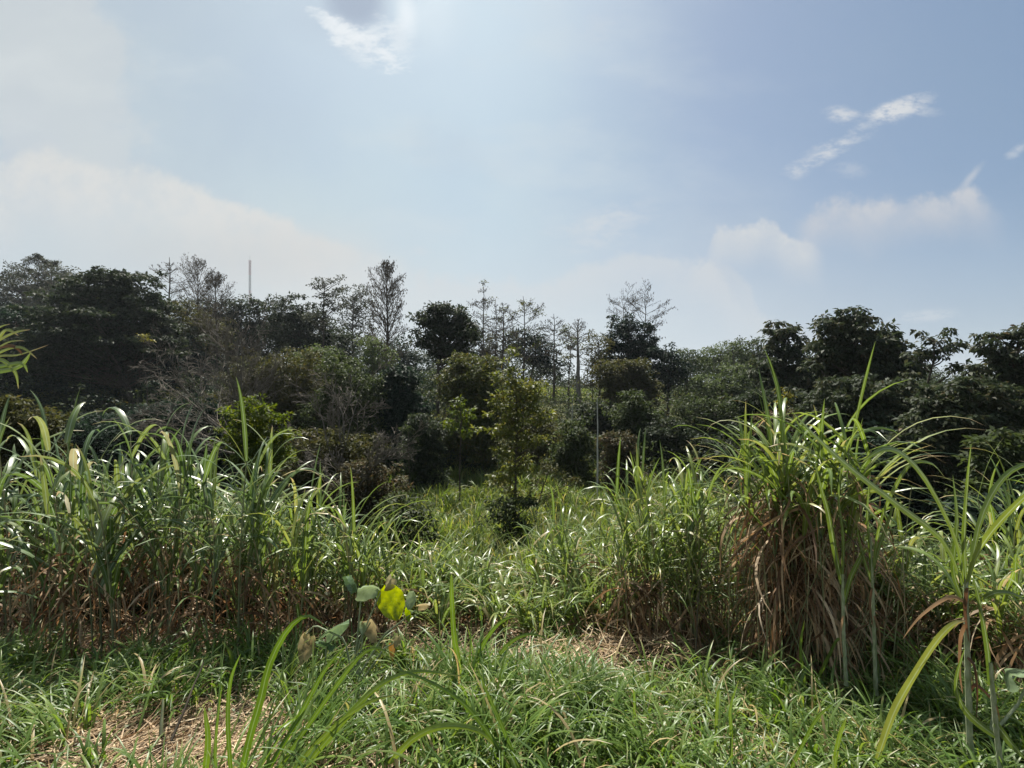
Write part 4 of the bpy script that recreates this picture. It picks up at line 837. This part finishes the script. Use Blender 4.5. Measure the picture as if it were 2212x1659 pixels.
# ------------------------------------------------------------------ single hero canes
def hero(name, label, base, cat='tall grass'):
    return root(name, base, label, cat)
def hero_parts(o, base, stems, blades, mat='cane', dryblades=()):
    if stems:
        mb = MB()
        for pts, r0, r1 in stems: stem_px(mb, pts, r0, r1)
        mb.build('stem', 'culmgreen', o).location = -Vector(base)
    for pts, w, rn in blades:
        mb = MB(); blade_px(mb, pts, w, rnd=rn); mb.build('leaf', mat, o).location = -Vector(base)
    for pts, w in dryblades:
        mb = MB(); blade_px(mb, pts, w, rnd=rng.random()); mb.build('dry_leaf', 'dry', o).location = -Vector(base)
D = 2.5
b = W(2094, 1590, D); b[2] = float(ground(b[0], b[1]))-.02
o = hero('single_cane', 'single tall cane with a pale waxy stem and a fan of broad green leaves', b)
hero_parts(o, b, [([(2096, 1640, D), (2090, 1440, D), (2086, 1250, D)], .015, .010)], [
    ([(2086, 1260, D), (2084, 1150, D), (2090, 1050, D-.05), (2098, 958, D-.1)], .040, .3),
    ([(2084, 1260, D), (2066, 1165, D-.05), (2010, 1050, D-.15), (1960, 988, D-.2), (1918, 968, D-.25), (1885, 982, D-.3), (1861, 1000, D-.3)], .040, .55),
    ([(2080, 1262, D), (2040, 1170, D-.1), (1941, 1091, D-.3), (1841, 1014, D-.5), (1770, 950, D-.6), (1706, 884, D-.7)], .042, .45),
    ([(2090, 1270, D), (2110, 1200, D-.05), (2150, 1140, D-.1), (2212, 1075, D-.15), (2290, 1010, D-.2)], .048, .7),
    ([(2078, 1290, D), (2060, 1230, D), (2068, 1120, D+.05), (2058, 1025, D+.1)], .036, .25),
    ([(2080, 1300, D), (2040, 1230, D+.1), (1990, 1190, D+.2), (1930, 1180, D+.3)], .034, .6),
    ([(2092, 1262, D), (2120, 1120, D+.1), (2170, 1030, D+.2), (2230, 1000, D+.25), (2290, 1010, D+.3)], .036, .5),
    ([(2094, 1330, D), (2130, 1290, D-.1), (2180, 1280, D-.1), (2240, 1310, D-.1)], .03, .5)],
    dryblades=[([(2084, 1300, D), (2050, 1290, D), (1990, 1330, D), (1950, 1380, D)], .02), ([(2094, 1500, D), (2110, 1480, D), (2150, 1520, D), (2160, 1560, D)], .02), ([(2086, 1350, D-.02), (2076, 1380, D-.03), (2074, 1450, D-.03), (2080, 1500, D-.03)], .026), ([(2090, 1420, D-.02), (2106, 1440, D-.03), (2112, 1500, D-.03), (2108, 1560, D-.03)], .022), ([(2090, 1270, D-.02), (2086, 1320, D-.025), (2094, 1390, D-.03)], .03)])
D = 3.3
b = W(1890, 1480, D); b[2] = float(ground(b[0], b[1]))-.02
o = hero('single_cane', 'slim single cane with a chalky stem just before the big brown clump', b)
hero_parts(o, b, [([(1892, 1500, D), (1888, 1360, D), (1884, 1240, D), (1881, 1160, D)], .014, .005)], [
    ([(1884, 1250, D), (1880, 1180, D), (1874, 1110, D-.05), (1880, 1020, D-.1)], .035, .2), ([(1884, 1240, D), (1900, 1180, D), (1925, 1110, D), (1932, 1070, D)], .03, .3),
    ([(1886, 1230, D), (1905, 1120, D-.1), (1960, 1010, D-.1), (2010, 1000, D-.1), (2040, 1030, D)], .03, .6), ([(1884, 1260, D), (1862, 1190, D), (1850, 1130, D)], .028, .4)], dryblades=[([(1888, 1330, D-.02), (1900, 1360, D-.03), (1902, 1420, D-.03)], .02), ([(1884, 1270, D-.02), (1880, 1310, D-.03), (1888, 1360, D-.03)], .022)])
b = W(1824, 1450, D); b[2] = float(ground(b[0], b[1]))-.02
o = hero('single_cane', 'slim single cane with two broad folded leaves before the big brown clump', b)
hero_parts(o, b, [([(1828, 1480, D), (1822, 1360, D), (1820, 1240, D)], .013, .008)], [
    ([(1820, 1262, D), (1806, 1200, D), (1790, 1110, D), (1776, 1060, D), (1760, 1000, D)], .055, .35), ([(1822, 1310, D), (1838, 1250, D), (1862, 1200, D), (1873, 1186, D)], .042, .45),
    ([(1820, 1250, D), (1822, 1160, D), (1812, 1080, D), (1816, 1010, D)], .03, .2)], dryblades=[([(1824, 1380, D), (1850, 1362, D), (1880, 1345, D)], .02), ([(1822, 1330, D-.02), (1816, 1370, D-.03), (1820, 1420, D-.03)], .02)])
D = 2.45
b = W(1898, 1640, D); b[2] = float(ground(b[0], b[1]))
o = hero('broad_blade', 'broad pale grass blade leaning diagonally over the short grass', b)
hero_parts(o, b, [], [([(1896, 1640, D), (1926, 1552, D), (1958, 1489, D), (2021, 1389, D-.05), (2060, 1348, D-.05), (2086, 1341, D-.05)], .050, .9)])
D = 2.3
b = W(2160, 1659, D); b[2] = float(ground(b[0], b[1]))
o = hero('dark_cane', 'dark leaning cane with narrow folded leaves at the lower right edge', b)
hero_parts(o, b, [([(2166, 1700, D), (2150, 1560, D), (2138, 1430, D)], .012, .008)], [
    ([(2140, 1480, D), (2134, 1400, D), (2115, 1293, D), (2100, 1240, D)], .04, .15), ([(2150, 1560, D), (2180, 1600, D), (2215, 1640, D)], .05, .2), ([(2150, 1590, D), (2090, 1540, D), (2066, 1480, D), (2084, 1400, D)], .04, .3)])
# left edge: cane bending in from outside the frame
D = 2.0
b = np.array([-2.75, 2.1, float(ground(-2.75, 2.1))])
o = hero('leaning_cane', 'leafy cane tip hanging into view at the left edge above the stand', b)
def lp(x, y, d=D): return (x, y, d)
hero_parts(o, b, [([(-260, 1760, 2.1), (-240, 1300, 2.1), (-180, 960, 2.1), (-70, 800, 2.05)], .014, .008)], [
    ([lp(-90, 800), lp(-20, 745), lp(30, 718), lp(66, 712)], .018, .9), ([lp(-90, 810), lp(0, 760), lp(45, 750), lp(80, 775)], .016, .8), ([lp(-90, 805), lp(-10, 775), lp(30, 800), lp(40, 840)], .018, .7), ([lp(-90, 800), lp(-20, 760), lp(20, 738), lp(52, 736)], .012, .92), ([lp(-90, 790), lp(-30, 730), lp(0, 706), lp(22, 700)], .014, .85), ([lp(-70, 800), lp(-20, 800), lp(40, 790), lp(66, 762)], .04, .55),
    ([lp(-90, 800), lp(-10, 770), lp(40, 766), lp(105, 745)], .012, .93), ([lp(-80, 800), lp(0, 790), lp(46, 784), lp(60, 805)], .02, .6), ([lp(-80, 800), lp(-10, 735), lp(14, 712), lp(40, 725)], .02, .85)], dryblades=[([lp(-80, 790), lp(-10, 752), lp(30, 748), lp(50, 768)], .02)])

# hero blades at the bottom
def tuft(label, base_px, d, blades, n_extra=0, spreadpx=60, L=(.3, .6), Wd=.014, mat='grass', lean=(.05, .8), bend=(.6, 1.8), name='grass_tuft', az=None):
    b = W(base_px[0], base_px[1], d); b[2] = float(ground(b[0], b[1])); o = root(name, b, label, 'grass tuft', 'tall grass tufts among the short grass')
    mb = MB()
    for pts, w, rn in blades: blade_px(mb, pts, w, rnd=rn)
    if n_extra:
        B = b+rng.normal(0, spreadpx/FPX*d*.5, (n_extra, 3)); B[:, 2] = ground(B[:, 0], B[:, 1])
        a = rng.random(n_extra)*6.28 if az is None else rng.normal(az, .7, n_extra)
        ribbons(mb, B, a, rng.uniform(*lean, n_extra), rng.uniform(*L, n_extra), Wd*rng.uniform(.6, 1.3, n_extra), rng.uniform(*bend, n_extra), 8, .2, power=1.7)
    mb.build('blades', mat, o).location = -Vector(b)
D = 2.35
tuft('tuft with a thick dark upright blade bending over at its tip', (520, 1659), D, [
    ([(515, 1700, D), (540, 1590, D), (562, 1515, D), (582, 1435, D), (620, 1362, D), (662, 1330, D-.05), (702, 1352, D-.1)], .038, .3),
    ([(500, 1690, D), (492, 1560, D), (498, 1470, D), (520, 1412, D)], .022, .4), ([(440, 1690, D), (449, 1600, D), (441, 1526, D)], .032, .6), ([(466, 1690, D), (466, 1600, D), (480, 1472, D)], .014, .4)], 10, 70, Wd=.016)
tuft('dense tuft of long blades slanting up to the right', (600, 1640), 2.5, [
    ([(590, 1680, 2.4), (650, 1590, 2.4), (720, 1490, 2.4), (780, 1415, 2.4), (820, 1400, 2.4), (850, 1430, 2.4)], .022, .5),
    ([(560, 1690, 2.4), (640, 1560, 2.4), (700, 1450, 2.4), (752, 1390, 2.4)], .026, .35), ([(640, 1680, 2.4), (740, 1560, 2.4), (820, 1480, 2.45), (900, 1450, 2.5), (1000, 1462, 2.5)], .03, .7),
    ([(620, 1680, 2.4), (700, 1590, 2.4), (790, 1520, 2.4), (860, 1500, 2.4)], .024, .8)], 90, 130, (.4, .8), .016, lean=(.5, 1.0), bend=(.1, 1.0), az=1.15)
tuft('green tuft with upright spears in the middle of the grass', (1000, 1470), 3.4, [
    ([(1010, 1480, 3.4), (985, 1400, 3.4), (978, 1330, 3.4), (975, 1260, 3.4), (976, 1240, 3.4)], .040, .6), ([(1020, 1480, 3.4), (1040, 1400, 3.4), (1080, 1345, 3.4), (1118, 1330, 3.4)], .03, .5),
    ([(1040, 1480, 3.4), (1090, 1400, 3.4), (1140, 1370, 3.4), (1185, 1380, 3.4)], .028, .6)], 110, 110, (.35, .75), .018, lean=(.02, .6), bend=(.4, 1.8))
tuft('tuft with long arching blades crossing at the bottom of the view', (1060, 1650), 2.5, [
    ([(840, 1650, 2.4), (898, 1592, 2.4), (964, 1568, 2.4), (1040, 1582, 2.4), (1100, 1650, 2.4)], .034, .85), ([(1110, 1680, 2.4), (1060, 1590, 2.4), (990, 1510, 2.4), (900, 1460, 2.4), (830, 1442, 2.4)], .022, .3),
    ([(1130, 1680, 2.4), (1085, 1570, 2.4), (1050, 1490, 2.4), (1030, 1440, 2.4)], .018, .4)], 40, 100, (.3, .6), .016)
tuft('thick bushy tuft of long arching blades at the bottom centre', (1010, 1590), 2.85, [], 200, 200, (.4, .75), .017, lean=(.05, .7), bend=(1.0, 2.3))
tuft('loose long-bladed tuft just right of the bottom centre', (1230, 1560), 3.0, [], 150, 180, (.35, .65), .016, lean=(.05, .8), bend=(1.0, 2.3))
tuft('long-bladed tuft rising behind the bottom centre tufts', (1130, 1500), 3.25, [], 120, 150, (.35, .7), .017, lean=(.05, .7), bend=(.9, 2.2))
tuft('small tuft with pale folded blades beside the bare soil', (1560, 1600), 2.7, [
    ([(1580, 1680, 2.5), (1580, 1580, 2.5), (1578, 1530, 2.5), (1596, 1470, 2.5)], .022, .6), ([(1545, 1620, 2.6), (1550, 1520, 2.6), (1556, 1490, 2.6), (1580, 1500, 2.6)], .02, .7)], 20, 70, (.3, .5), .015)
tuft('tuft with a broad blunt blade at the bottom right', (1800, 1650), 2.5, [([(1800, 1680, 2.4), (1812, 1600, 2.4), (1830, 1548, 2.4)], .032, .7), ([(1700, 1680, 2.4), (1760, 1560, 2.4), (1800, 1520, 2.4)], .02, .5)], 30, 80, (.3, .6), .016)
tuft('grassy tuft at the foot of the big brown clump, leaves curling', (1560, 1440), 3.6, [], 120, 130, (.3, .6), .017, lean=(.1, .8), bend=(1, 2.2))
tuft('broad-bladed green tuft near the foot of the slim canes', (1740, 1440), 3.5, [([(1740, 1480, 3.4), (1730, 1400, 3.4), (1738, 1340, 3.4)], .03, .6), ([(1760, 1480, 3.4), (1790, 1420, 3.4), (1812, 1380, 3.4), (1835, 1400, 3.4)], .028, .6)], 110, 130, (.3, .6), .018, lean=(.05, .7), bend=(.8, 2.0))
tuft('green tuft at the edge of the shade under the cane stand', (330, 1450), 3.9, [], 110, 120, (.3, .55), .02, lean=(.1, .8), bend=(.8, 2.0))
tuft('green tuft at the left edge under the tall clump', (60, 1400), 4.2, [], 150, 150, (.3, .6), .018, lean=(.3, 1.0), bend=(.6, 1.8))
tuft('light green tuft between the straw patch and the stand', (500, 1440), 3.8, [([(495, 1480, 3.7), (500, 1420, 3.7), (480, 1385, 3.7)], .03, .7)], 60, 90, (.25, .5), .02, lean=(.1, .7), bend=(.8, 2.0))
tuft('bushy tuft at the bottom left corner lying to the left', (60, 1560), 2.9, [], 170, 150, (.3, .6), .013, lean=(.5, 1.1), bend=(.6, 1.6), az=-1.2)

# ------------------------------------------------------------------ big-leaved plants
def leaf_shape(mb, center, right, up, w, h, fold=.15, curl=.2, rnd=.5, heart=True, n=14):
    """A heart-shaped leaf: rows from the notch to the tip, three depth-curved columns each side."""
    right = norm(np.asarray(right, float)); up = norm(np.asarray(up, float)); nz = np.cross(right, up)
    t = np.linspace(0, 1, n); prof = np.sin(np.pi*np.clip(t*.93+.07, 0, 1)**.62)**.8; prof[-1] = .02
    if not heart: prof = np.maximum(np.sin(np.pi*np.clip(t, 0, 1)**.8), 0)**.62; prof[0] = .05; prof[-1] = .02
    cols = np.linspace(-1, 1, 9)
    V = np.zeros((n, 9, 3)); Wt = np.zeros((n, 9))
    for i in range(n):
        for j, c in enumerate(cols):
            y = .5-t[i]+(0.14*abs(c) if heart else 0)*max(0, 1-t[i]*2.5)
            z = fold*abs(c)*w+curl*h*(t[i]-.4)**2+.02*w*math.sin(t[i]*19+j*1.3)+.03*w*math.sin(c*7+t[i]*4)
            V[i, j] = center+right*c*prof[i]*w/2+up*y*h+nz*z
            Wt[i, j] = min(.5, abs((abs(c)*.5+t[i]*3.2) % .5-.25)*.6+.02) if abs(c) > .05 else 0
    mb.add(V, grid_faces(1, n, 9), rnd, np.repeat(t, 9), Wt.ravel())
M['heart'] = leaf_mat('big_leaf_yellow_green', [(0, (.12, .20, .02)), (.5, (.22, .28, .02)), (1, (.32, .33, .03))], .62, .45, .35, vein=(.12, .17, .03), tip=(.34, .22, .05), noise=.25, nscale=16)
M['heartgreen'] = leaf_mat('big_leaf_green', [(0, (.045, .09, .035)), (.5, (.14, .20, .11)), (1, (.24, .29, .17))], .3, .4, .5, vein=(.16, .22, .10), noise=.25, nscale=14)
M['wilted'] = leaf_mat('wilted_leaf', [(0, (.20, .20, .10)), (.5, (.34, .27, .15)), (1, (.42, .24, .06))], .4, .55, .3, vein=(.3, .24, .13), noise=.5, nscale=14)
D = 3.5
b = W(770, 1440, D); b[2] = float(ground(b[0], b[1]))-.02
o = root('big_leaved_plant', b, 'wilting big-leaved plant with one glowing yellow heart-shaped leaf', 'leafy plant')
mb = MB()
for pts in ([(770, 1460, D), (775, 1390, D), (800, 1330, D), (822, 1280, D)], [(762, 1460, D), (772, 1380, D), (778, 1310, D), (781, 1284, D)], [(775, 1460, D), (830, 1370, D), (870, 1340, D), (898, 1318, D)],
            [(700, 1470, D), (705, 1400, D), (722, 1372, D)], [(760, 1460, D), (745, 1380, D), (680, 1350, D), (662, 1370, D)], [(772, 1460, D), (785, 1370, D), (800, 1345, D)], [(790, 1460, D), (830, 1400, D), (850, 1390, D)]):
    mb = MB(); stem_px(mb, pts, .008, .005, 6, 12); mb.build('stem', 'culmgreen', o).location = -Vector(b)
def bl(px, py, wpx, hpx, rot, mat, rn, yaw=0., pitch=0., fold=.15, lab=None, d=D, o=None, b=None, heart=True):
    c = W(px, py, d); a = R(rot); w = .86*wpx/FPX*d/max(.3, math.cos(yaw)); h = .86*hpx/FPX*d/max(.3, math.cos(pitch))
    rt = np.array([math.cos(a)*math.cos(yaw), -math.sin(yaw), math.sin(a)*math.cos(yaw)]); up = np.array([-math.sin(a)*math.cos(pitch), math.sin(pitch), math.cos(a)*math.cos(pitch)])
    mb = MB(); leaf_shape(mb, c, rt, up, w, h, fold=fold, rnd=rn, heart=heart); q = mb.build('leaf', mat, o); q.location = -Vector(b)
    if lab: q['label'] = lab
kw = dict(o=o, b=b)
bl(848, 1300, 76, 86, 28, 'heart', .55, .15, .3, fold=.05, heart=False, lab='glowing yellow green heart-shaped leaf', **kw)
bl(838, 1262, 30, 30, -30, 'wilted', .2, .5, .4, fold=-.3, **kw)
bl(796, 1268, 56, 40, 60, 'heartgreen', .8, .3, -.9, fold=.3, lab='pale grey green leaf folded over', **kw)
bl(768, 1258, 36, 40, 30, 'heartgreen', .1, .9, .2, fold=.3, **kw)
bl(890, 1296, 26, 44, -12, 'heartgreen', .8, .4, .2, fold=.2, heart=False, **kw); bl(884, 1326, 18, 34, 14, 'heart', .2, .5, .2, fold=.2, heart=False, **kw); bl(918, 1304, 22, 34, 110, 'wilted', .3, .5, .3, fold=.3, **kw)
bl(729, 1352, 34, 82, 128, 'heartgreen', .35, .7, .2, fold=.25, **kw)
bl(708, 1388, 26, 46, 80, 'heartgreen', .05, .8, .3, fold=.3, **kw)
bl(664, 1405, 46, 60, -10, 'wilted', .25, .2, .3, fold=.2, lab='pale wilted leaf with brown lower edge', **kw); bl(668, 1380, 26, 26, 20, 'wilted', .1, .5, .3, **kw)
bl(808, 1362, 42, 50, 30, 'wilted', .3, .3, .3, fold=.25, **kw); bl(786, 1358, 22, 28, 0, 'heartgreen', .9, .4, .2, **kw)
bl(850, 1408, 18, 34, 10, 'wilted', .95, .3, .3, fold=.3, lab='small orange dying leaf', **kw); bl(858, 1388, 20, 24, -20, 'wilted', .1, .5, .3, **kw)
D2 = 2.7
b = W(2150, 1560, D2); b[2] = float(ground(b[0], b[1]))-.02
o = root('big_leaved_plant', b, 'big-leaved plant with one two-tone heart-shaped leaf behind the dark cane', 'leafy plant'); kw = dict(o=o, b=b, d=D2)
for pts in ([(2140, 1590, D2), (2150, 1510, D2), (2140, 1450, D2)], [(2140, 1590, D2), (2200, 1520, D2), (2225, 1460, D2)]):
    mb = MB(); stem_px(mb, pts, .009, .005); mb.build('stem', 'culmgreen', o).location = -Vector(b)
bl(2170, 1446, 70, 112, 62, 'heartgreen', .6, .3, -.8, fold=.3, **kw); bl(2225, 1455, 50, 60, 80, 'heart', .2, .3, -.6, fold=.2, **kw)

# ------------------------------------------------------------------ short grass, weeds, straw
def fg(n, dmin=2.2, dmax=5.6, px0=-120, px1=2340, dens=None):
    d = np.sqrt(rng.uniform(dmin**2, dmax**2, n)); x = rng.uniform(px0, px1, n); x = (x-CX)/FPX*d
    P = np.stack([x, d, ground(x, d)], -1)
    if dens is not None: P = P[rng.random(n) < dens(P)]
    return P
def pix(P): return CX+P[:, 0]/P[:, 1]*FPX, CY-(P[:, 2]-CAM_Z)/P[:, 1]*FPX
def gauss(u, v, cx, cy, rx, ry): return np.exp(-(((u-cx)/rx)**2+((v-cy)/ry)**2))
# straw patches stated in metres on the ground
def patch(P, x, y, rx, ry): return np.exp(-(((P[:, 0]-x)/rx)**2+((P[:, 1]-y)/ry)**2)**2)
def bare(P):
    return np.clip(1.1*patch(P, -2.05, 2.9, 1.05, .5)+.8*patch(P, -.9, 2.55, .5, .3)+.9*patch(P, 1.1, 4.25, .9, .35)+.6*patch(P, 1.35, 2.75, .5, .3)+.5*patch(P, 2.2, 3.9, .7, .2)+.35*patch(P, -2.9, 3.7, 1.0, .4)+.3*patch(P, -.55, 3.6, .9, .3), 0, 1)
def shade_gap(P):   # under the cane stand little grows
    return np.clip((P[:, 1]-3.9)/.5, 0, 1)*((P[:, 0] < .2)*.8+.3)
nz = lambda P: .5+.5*np.sin(P[:, 0]*3.1+1)*np.cos(P[:, 1]*3.7+P[:, 0]*1.3)
P = fg(105000, px0=-900, px1=3150, dens=lambda P: (1-bare(P))**1.4*(1-shade_gap(P))*(.25+.75*nz(P)**1.3)); n = len(P); mb = MB()
ribbons(mb, P, rng.random(n)*6.28, rng.uniform(.05, .9, n), rng.uniform(.14, .40, n)*(.7+.5*nz(P))*(1+.6*patch(P, .3, 2.9, 1.3, .5))*(1-.5*patch(P, 1.1, 3.85, 1.0, .5)), rng.uniform(.006, .018, n), rng.uniform(.8, 2.4, n), 6, .18, power=1.6)
K = fg(260, dmin=2.5, dmax=4.4, dens=lambda P: (1-.9*bare(P))*(1-.8*shade_gap(P))); K = K[patch(K, 1.1, 3.9, .9, .5) < .3][:170]
i = np.repeat(np.arange(len(K)), 24); n = len(i); P = K[i]+rng.normal(0, .045, (n, 3)); P[:, 2] = ground(P[:, 0], P[:, 1]); sz = rng.uniform(.5, 1.15, len(K))[i]
ribbons(mb, P, rng.random(n)*6.28, rng.uniform(.05, .75, n), rng.uniform(.3, .6, n)*sz, rng.uniform(.009, .022, n), rng.uniform(.9, 2.4, n), 8, .2, power=2.0, rnd=np.clip(rng.random(len(K))[i]*.6+rng.random(n)*.5, 0, 1))
tag(mb.build('short_grass', 'grass'), kind='stuff')
P = fg(5000, dmin=.3, dmax=2.3, px0=-1500, px1=3700); n = len(P); mb = MB()
ribbons(mb, P, rng.random(n)*6.28, rng.uniform(.1, .9, n), rng.uniform(.10, .2, n), .008, rng.uniform(.5, 2.0, n), 4)
tag(mb.build('grass_by_the_path', 'grass'), kind='stuff')
P = fg(46000, dens=lambda P: .05+.95*bare(P)+.10*shade_gap(P)); n = len(P); mb = MB(); P[:, 2] += rng.random(n)*(.05+.16*patch(P, 1.1, 4.25, .9, .35))+.004
sl_ = rng.uniform(1.25, 1.62, n)
ribbons(mb, P, rng.normal(1.2, .9, n)+(rng.random(n) < .5)*math.pi, sl_, rng.uniform(.06, .34, n), rng.uniform(.003, .011, n), rng.uniform(-.25, .35, n), 4, 0, twist=rng.normal(0, .8, n), sway=rng.normal(0, .5, n))
tag(mb.build('straw_litter', 'straw'), kind='stuff')
P = fg(5200, dens=lambda P: .15+.8*patch(P, 1.2, 2.9, .9, .6)+.5*patch(P, 2.4, 3.3, 1.0, .7)+.5*patch(P, -.9, 3.5, 1.2, .5)+.4*patch(P, -3, 3.6, 1.2, .8)); P[:, 2] += .03+rng.random(len(P))*.10; mb = MB()
clump_leaves(mb, P, .05, 9, .026, .7, .1, .6)
tag(mb.build('low_weeds', 'weed'), kind='stuff')
# loose sticks and cut cane pieces in the straw
def stick(label, a, b_, r, mat='bark', name='stick', cat='stick'):
    A = W(*a); B = W(*b_); o = root(name, A, label, cat); mb = MB(); P = trunk_pts(A, B, 7, .012); tubes(mb, P[None], np.linspace(r, r*.5, 7)[None], 6)
    q = mb.build('shaft', mat, o); q.location = -Vector(A)
stick('dark thin stick leaning up out of the straw patch', (370, 1600, 2.75), (440, 1430, 3.1), .009)
stick('bent dark stick standing before the foot of the brown cane clumps', (1500, 1440, 3.9), (1514, 1260, 4.1), .007)
stick('cut pale cane piece standing in the straw', (348, 1590, 2.85), (352, 1510, 2.95), .012, 'culm', 'cane_stub', 'cane stub')
stick('short cut cane piece lying at the back of the straw patch', (130, 1535, 3.1), (152, 1572, 2.95), .014, 'culm', 'cane_stub', 'cane stub')
stick('long yellow stalk lying below the straw heap by the brown clumps', (1375, 1450, 3.6), (1480, 1455, 3.55), .006, 'culm', 'dry_stalk', 'stalk')

# ------------------------------------------------------------------ haze: one closed box of pale air round everything
def haze_box():
    x, y0, y1, z0, z1 = 3600., -70., 2900., -12., 75.
    me = bpy.data.meshes.new('haze'); v = [(a, b, c) for a in (-x, x) for b in (y0, y1) for c in (z0, z1)]
    me.from_pydata(v, [], [(0, 1, 3, 2), (4, 6, 7, 5), (0, 4, 5, 1), (2, 3, 7, 6), (0, 2, 6, 4), (1, 5, 7, 3)])
    o = bpy.data.objects.new('haze', me); COL.objects.link(o); tag(o, kind='stuff')
    m, nt, N, L = new_mat('pale_air'); out = N.new('ShaderNodeOutputMaterial'); v = N.new('ShaderNodeVolumePrincipled')
    v.inputs['Color'].default_value = (.85, .92, 1, 1); v.inputs['Density'].default_value = HAZE_D; v.inputs['Anisotropy'].default_value = .3
    L.new(v.outputs[0], out.inputs['Volume']); me.materials.append(m); m.cycles.homogeneous_volume = True if hasattr(m.cycles, 'homogeneous_volume') else None
haze_box()
